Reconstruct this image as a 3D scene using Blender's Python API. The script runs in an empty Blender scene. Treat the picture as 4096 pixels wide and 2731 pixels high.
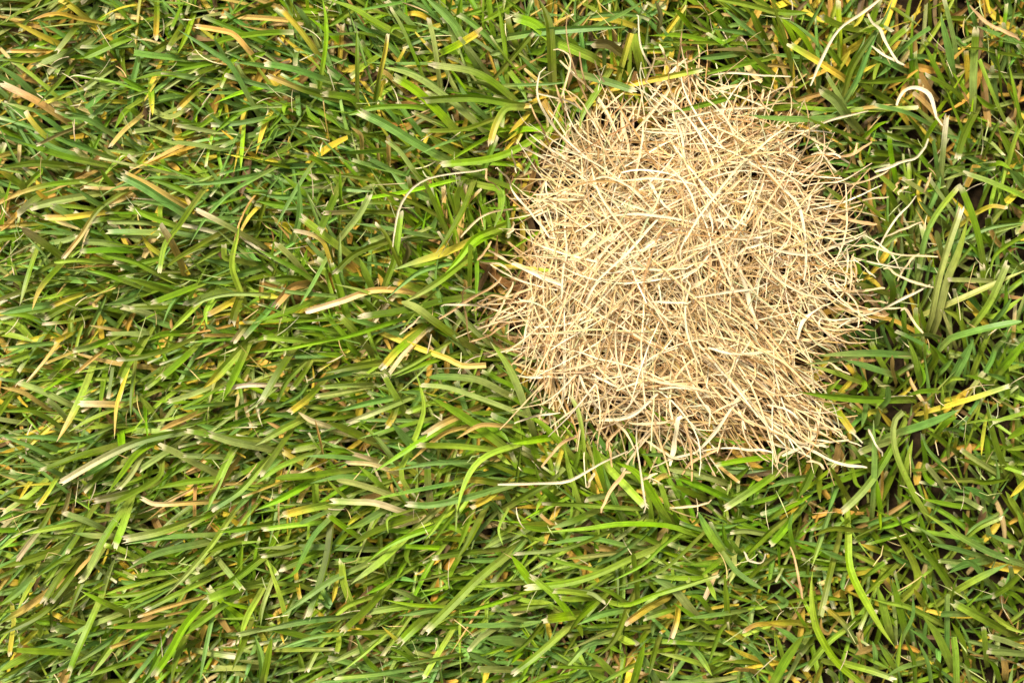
# Close-up of a mown lawn seen straight down, with a round patch of dead straw-coloured grass.
# Units: metres. One unit of the layout plan below is 0.1 mm on the canopy level.
import bpy, math, random
import numpy as np
from mathutils import Vector

SC = bpy.context.scene
rng = np.random.default_rng(11)
random.seed(11)

# ------------------------------------------------------------------ camera
U = 1e-4                      # plan unit -> metres
CANOPY = 0.026                # height of the blade tips in metres
F_MM, SENSOR = 50.0, 36.0
DIST = 4096 * U * F_MM / SENSOR
CAM_Z = CANOPY + DIST
cd = bpy.data.cameras.new('camera'); cam = bpy.data.objects.new('camera', cd)
SC.collection.objects.link(cam); SC.camera = cam
cam.location = (0, 0, CAM_Z)
cd.lens = F_MM; cd.sensor_width = SENSOR
cd.clip_start = 0.02; cd.clip_end = 200
cd.dof.use_dof = True; cd.dof.focus_distance = DIST + 0.001; cd.dof.aperture_fstop = 3.2

# ------------------------------------------------------------------ sky, sun, exposure
SUN_EL, SUN_AZ = math.radians(58), math.radians(-35)      # azimuth from +Y (top of the frame), towards +X
w = bpy.data.worlds.new('World'); SC.world = w; w.use_nodes = True
nt = w.node_tree; nt.nodes.clear()
sky = nt.nodes.new('ShaderNodeTexSky'); sky.sky_type = 'NISHITA'; sky.sun_disc = False
sky.sun_elevation = SUN_EL; sky.sun_rotation = SUN_AZ
sky.dust_density = 5.0; sky.air_density = 1.0
hs = nt.nodes.new('ShaderNodeHueSaturation'); hs.inputs['Saturation'].default_value = 0.06
bg = nt.nodes.new('ShaderNodeBackground'); bg.inputs['Strength'].default_value = 0.085
wo = nt.nodes.new('ShaderNodeOutputWorld')
nt.links.new(sky.outputs[0], hs.inputs['Color']); nt.links.new(hs.outputs[0], bg.inputs['Color'])
nt.links.new(bg.outputs[0], wo.inputs[0])
sl = bpy.data.lights.new('sun', 'SUN'); sl.energy = 4.1; sl.angle = math.radians(13); sl.color = (1.0, 0.94, 0.81)
sun = bpy.data.objects.new('sun', sl); SC.collection.objects.link(sun)
sd = Vector((math.sin(SUN_AZ) * math.cos(SUN_EL), math.cos(SUN_AZ) * math.cos(SUN_EL), math.sin(SUN_EL)))
sun.rotation_euler = (-sd).to_track_quat('-Z', 'Y').to_euler(); sun.location = sd * 3
vs = SC.view_settings
vs.view_transform = 'Standard'; vs.look = 'None'; vs.gamma = 1.0; vs.use_curve_mapping = False
vs.exposure = 0.55
try:
    SC.cycles.max_bounces = 7; SC.cycles.transparent_max_bounces = 8; SC.cycles.transmission_bounces = 6
except Exception:
    pass

# ------------------------------------------------------------------ materials
def nodes(name):
    m = bpy.data.materials.new(name); m.use_nodes = True
    t = m.node_tree; t.nodes.clear()
    return m, t, t.nodes.new('ShaderNodeOutputMaterial')

def leaf_material(name, transl, rough, vein, mottle, spots, spec):
    m, t, out = nodes(name)
    N, L = t.nodes, t.links
    col = N.new('ShaderNodeAttribute'); col.attribute_name = 'Col'
    uv = N.new('ShaderNodeUVMap'); uv.uv_map = 'UVMap'
    sep = N.new('ShaderNodeSeparateXYZ'); L.new(uv.outputs[0], sep.inputs[0])
    geo = N.new('ShaderNodeNewGeometry')
    # parallel veins along the blade
    vm = N.new('ShaderNodeMath'); vm.operation = 'MULTIPLY'; vm.inputs[1].default_value = 2 * math.pi * 7
    L.new(sep.outputs[0], vm.inputs[0])
    sn = N.new('ShaderNodeMath'); sn.operation = 'SINE'; L.new(vm.outputs[0], sn.inputs[0])
    vr = N.new('ShaderNodeMapRange'); vr.inputs[1].default_value = -1; vr.inputs[2].default_value = 1
    vr.inputs[3].default_value = 1 - vein; vr.inputs[4].default_value = 1 + vein
    L.new(sn.outputs[0], vr.inputs[0])
    # mottling in patches some millimetres across
    n1 = N.new('ShaderNodeTexNoise'); n1.inputs['Scale'].default_value = 260; n1.inputs['Detail'].default_value = 4
    L.new(geo.outputs['Position'], n1.inputs['Vector'])
    mr = N.new('ShaderNodeMapRange'); mr.inputs[1].default_value = 0.3; mr.inputs[2].default_value = 0.7
    mr.inputs[3].default_value = 1 - mottle; mr.inputs[4].default_value = 1 + mottle
    L.new(n1.outputs[0], mr.inputs[0])
    mp = N.new('ShaderNodeVectorMath'); mp.operation = 'MULTIPLY_ADD'  # lengthwise streaks, putting pale sheen and dark patches into the leaf colour
    mp.inputs[1].default_value = (9.0, 2.2, 0.0)
    pc = N.new('ShaderNodeVectorMath'); pc.operation = 'SCALE'; pc.inputs['Scale'].default_value = 60
    L.new(geo.outputs['Position'], pc.inputs[0]); L.new(uv.outputs[0], mp.inputs[0]); L.new(pc.outputs[0], mp.inputs[2])
    n3 = N.new('ShaderNodeTexNoise'); n3.inputs['Scale'].default_value = 1.0; n3.inputs['Detail'].default_value = 3
    L.new(mp.outputs[0], n3.inputs['Vector'])
    st = N.new('ShaderNodeMapRange'); st.inputs[1].default_value = 0.3; st.inputs[2].default_value = 0.7
    st.inputs[3].default_value = 1 - 1.6 * mottle; st.inputs[4].default_value = 1 + 1.6 * mottle
    L.new(n3.outputs[0], st.inputs[0])
    m0 = N.new('ShaderNodeMath'); m0.operation = 'MULTIPLY'
    L.new(vr.outputs[0], m0.inputs[0]); L.new(st.outputs[0], m0.inputs[1])
    mu = N.new('ShaderNodeMath'); mu.operation = 'MULTIPLY'
    L.new(m0.outputs[0], mu.inputs[0]); L.new(mr.outputs[0], mu.inputs[1])
    vmul = N.new('ShaderNodeVectorMath'); vmul.operation = 'SCALE'
    L.new(col.outputs['Color'], vmul.inputs[0]); L.new(mu.outputs[0], vmul.inputs['Scale'])
    # small brown specks and scars
    n2 = N.new('ShaderNodeTexNoise'); n2.inputs['Scale'].default_value = 900; n2.inputs['Detail'].default_value = 2
    L.new(geo.outputs['Position'], n2.inputs['Vector'])
    sr = N.new('ShaderNodeMapRange'); sr.inputs[1].default_value = 0.64; sr.inputs[2].default_value = 0.76
    sr.inputs[3].default_value = 0; sr.inputs[4].default_value = spots
    L.new(n2.outputs[0], sr.inputs[0])
    mx = N.new('ShaderNodeMixRGB'); mx.inputs[2].default_value = (0.16, 0.10, 0.035, 1)
    L.new(sr.outputs[0], mx.inputs[0]); L.new(vmul.outputs[0], mx.inputs[1])
    bs = N.new('ShaderNodeBsdfPrincipled'); bs.inputs['Roughness'].default_value = rough
    bs.inputs['Specular IOR Level'].default_value = spec
    L.new(mx.outputs[0], bs.inputs['Base Color'])
    bump = N.new('ShaderNodeBump'); bump.inputs['Strength'].default_value = 0.25; bump.inputs['Distance'].default_value = 0.0002
    L.new(mu.outputs[0], bump.inputs['Height']); L.new(bump.outputs[0], bs.inputs['Normal'])
    tr = N.new('ShaderNodeBsdfTranslucent')
    tint = N.new('ShaderNodeMixRGB'); tint.blend_type = 'MULTIPLY'; tint.inputs[0].default_value = 1
    tint.inputs[2].default_value = (1.25, 1.25, 0.75, 1)
    L.new(mx.outputs[0], tint.inputs[1]); L.new(tint.outputs[0], tr.inputs['Color'])
    ms = N.new('ShaderNodeMixShader'); ms.inputs[0].default_value = transl
    L.new(bs.outputs[0], ms.inputs[1]); L.new(tr.outputs[0], ms.inputs[2]); L.new(ms.outputs[0], out.inputs[0])
    return m

M_LEAF = leaf_material('grass leaf', 0.28, 0.48, 0.16, 0.16, 0.55, 0.38)
M_STRAW = leaf_material('dry straw', 0.08, 0.55, 0.14, 0.14, 0.40, 0.2)

def soil_material():
    m, t, out = nodes('soil'); N, L = t.nodes, t.links
    geo = N.new('ShaderNodeNewGeometry')
    n = N.new('ShaderNodeTexNoise'); n.inputs['Scale'].default_value = 220; n.inputs['Detail'].default_value = 6
    L.new(geo.outputs['Position'], n.inputs['Vector'])
    r = N.new('ShaderNodeValToRGB')
    r.color_ramp.elements[0].position = 0.3; r.color_ramp.elements[0].color = (0.006, 0.004, 0.002, 1)
    r.color_ramp.elements[1].position = 0.75; r.color_ramp.elements[1].color = (0.040, 0.024, 0.011, 1)
    L.new(n.outputs[0], r.inputs[0])
    b = N.new('ShaderNodeBsdfPrincipled'); b.inputs['Roughness'].default_value = 0.95; b.inputs['Specular IOR Level'].default_value = 0.08
    L.new(r.outputs[0], b.inputs['Base Color'])
    bp = N.new('ShaderNodeBump'); bp.inputs['Distance'].default_value = 0.002
    L.new(n.outputs[0], bp.inputs['Height']); L.new(bp.outputs[0], b.inputs['Normal'])
    L.new(b.outputs[0], out.inputs[0])
    return m
M_SOIL = soil_material()

# ------------------------------------------------------------------ helpers
def tag(o, label=None, cat=None, group=None, kind=None):
    if label: o['label'] = label
    if cat: o['category'] = cat
    if group: o['group'] = group
    if kind: o['kind'] = kind
    return o

def plan(px, py, z):
    """a place on the layout plan (units of 0.1 mm at canopy level) at height z"""
    k = (CAM_Z - z) / DIST * U
    return np.stack([(px - 2048) * k, (1365.5 - py) * k, z + 0 * px], -1)

def unplan(p):
    k = (CAM_Z - p[..., 2]) / DIST * U
    return p[..., 0] / k + 2048, 1365.5 - p[..., 1] / k

# base colours (linear): what the leaf itself is coloured like
COL = dict(
    d=(0.130, 0.185, 0.006), g=(0.170, 0.290, 0.009), b=(0.165, 0.295, 0.052), l=(0.290, 0.410, 0.034),
    v=(0.240, 0.410, 0.005), p=(0.320, 0.385, 0.095), n=(0.180, 0.150, 0.045), y=(0.620, 0.470, 0.045),
    o=(0.580, 0.375, 0.105), s=(0.720, 0.550, 0.290), w=(0.760, 0.650, 0.410), t=(0.560, 0.370, 0.190))
CUT = np.array((0.74, 0.62, 0.40))
def colour(c): return np.array(COL[c])

def strips(P, W, C, fold, roll, jag, A=5, side=None):
    """ribbons with a V-shaped cross section. P (N,S,3) centre lines, W (N,S) widths, C (N,S,3) colours"""
    N, S = P.shape[:2]
    T = np.gradient(P, axis=1); T /= np.linalg.norm(T, axis=2, keepdims=True) + 1e-12
    if side is None:
        side = np.stack([T[..., 1], -T[..., 0], 0 * T[..., 0]], -1)
        side /= np.linalg.norm(side, axis=2, keepdims=True) + 1e-9
    nor = np.cross(side, T); nor /= np.linalg.norm(nor, axis=2, keepdims=True) + 1e-12
    nor *= np.where(nor[..., 2:] < 0, -1, 1)
    c, s = np.cos(roll)[..., None], np.sin(roll)[..., None]
    sd2 = side * c + nor * s; nr2 = nor * c - side * s
    a = np.linspace(-1, 1, A); a = np.concatenate([a[:A // 2 + 1], a[A // 2:]])      # the keel is a crisp crease
    jag = np.concatenate([jag[:, :A // 2 + 1], jag[:, A // 2:]], 1); A = A + 1
    h = (W / 2)[:, :, None, None]
    V = P[:, :, None, :] + sd2[:, :, None, :] * a[None, None, :, None] * h \
        + nr2[:, :, None, :] * h * fold[:, None, None, None] * (np.abs(a) - 0.5)[None, None, :, None]
    V[:, -1] += T[:, -1][:, None, :] * (jag * W[:, -2][:, None])[..., None]
    CC = np.repeat(C[:, :, None, :], A, axis=2)
    u = np.broadcast_to((a + 1) / 2, (N, S, A)); v = np.broadcast_to(np.linspace(0, 1, S)[None, :, None], (N, S, A))
    return V, CC, np.stack([u, v], -1)

def ribbon_mesh(name, V, C, UV, mat, s0=0, s1=None):
    """one mesh out of the ribbons' rings s0..s1"""
    V = V[:, s0:s1]; C = C[:, s0:s1]; UV = UV[:, s0:s1]
    N, S, A = V.shape[:3]
    idx = np.arange(N * S * A).reshape(N, S, A)
    col = [i for i in range(A - 1) if i != A // 2 - 1]
    q = np.stack([idx[:, :-1, :-1][..., col], idx[:, 1:, :-1][..., col], idx[:, 1:, 1:][..., col], idx[:, :-1, 1:][..., col]], -1).reshape(-1, 4)
    me = bpy.data.meshes.new(name)
    me.vertices.add(N * S * A); me.vertices.foreach_set('co', V.reshape(-1).astype(np.float32))
    me.loops.add(q.size); me.loops.foreach_set('vertex_index', q.reshape(-1).astype(np.int32))
    me.polygons.add(len(q)); me.polygons.foreach_set('loop_start', np.arange(0, q.size, 4, dtype=np.int32))
    me.polygons.foreach_set('loop_total', np.full(len(q), 4, np.int32))
    me.polygons.foreach_set('use_smooth', np.ones(len(q), bool))
    me.update(calc_edges=True)
    at = me.attributes.new('Col', 'FLOAT_COLOR', 'POINT')
    cc = np.concatenate([C.reshape(-1, 3), np.ones((N * S * A, 1))], 1)
    at.data.foreach_set('color', np.clip(cc, 0, 1).astype(np.float32).reshape(-1))
    ul = me.uv_layers.new(name='UVMap')
    ul.data.foreach_set('uv', UV.reshape(-1, 2)[q.reshape(-1)].astype(np.float32).reshape(-1))
    me.materials.append(mat)
    return me

def link(name, me, parent=None):
    o = bpy.data.objects.new(name, me); SC.collection.objects.link(o)
    if parent is not None: o.parent = parent
    return o

def cat_batches(bs):
    return [np.concatenate([b[i] for b in bs]) for i in range(3)]

def spline(pts, n, t=None):
    """Catmull-Rom through the points, resampled by length"""
    p = np.array(pts, float)
    if len(p) == 2: p = np.array([p[0], (p[0] + p[1]) / 2, p[1]])
    q = np.vstack([2 * p[0] - p[1], p, 2 * p[-1] - p[-2]])
    out = []
    for i in range(1, len(q) - 2):
        s = np.linspace(0, 1, 12, endpoint=False)[:, None]
        a, b, c, d = q[i - 1], q[i], q[i + 1], q[i + 2]
        out.append(0.5 * (2 * b + (c - a) * s + (2 * a - 5 * b + 4 * c - d) * s ** 2 + (3 * b - a - 3 * c + d) * s ** 3))
    out.append(p[-1:]); o = np.vstack(out)
    L = np.concatenate([[0], np.cumsum(np.linalg.norm(np.diff(o, axis=0), axis=1))])
    t = np.linspace(0, 1, n) if t is None else t
    return np.stack([np.interp(t * L[-1], L, o[:, k]) for k in range(o.shape[1])], 1), L[-1]

def inside(poly, x, y):
    r = np.zeros(x.shape, bool); j = len(poly) - 1
    for i in range(len(poly)):
        xi, yi = poly[i]; xj, yj = poly[j]
        hit = ((yi > y) != (yj > y)) & (x < (xj - xi) * (y - yi) / (yj - yi + 1e-9) + xi)
        r ^= hit; j = i
    return r

# outline of the dead patch on the plan
PATCH = [(480, 230), (570, 130), (700, 190), (850, 60), (950, 90), (1100, 120), (1220, 200), (1330, 340), (1410, 430), (1450, 560),
         (1460, 680), (1410, 770), (1430, 870), (1510, 930), (1410, 1000), (1300, 1060), (1350, 1180), (1360, 1280), (1370, 1360),
         (1280, 1380), (1150, 1390), (1000, 1420), (830, 1430), (700, 1410), (600, 1350), (480, 1310), (390, 1270), (320, 1210),
         (290, 1110), (220, 1000), (190, 900), (220, 740), (270, 640), (265, 510), (290, 410), (360, 370), (430, 290)]
PATCH = [(1800 + x * 1.0845, 250 + y * 1.0845) for x, y in PATCH]
PCX, PCY = 2690.0, 1085.0
def edge_distance(x, y):
    """distance to the patch outline in plan units, positive inside"""
    d = np.full(x.shape, 1e9)
    for i in range(len(PATCH)):
        ax, ay = PATCH[i]; bx, by = PATCH[(i + 1) % len(PATCH)]
        t = np.clip(((x - ax) * (bx - ax) + (y - ay) * (by - ay)) / ((bx - ax) ** 2 + (by - ay) ** 2), 0, 1)
        d = np.minimum(d, np.hypot(x - ax - t * (bx - ax), y - ay - t * (by - ay)))
    return np.where(inside(PATCH, x, y), d, -d)

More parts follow.
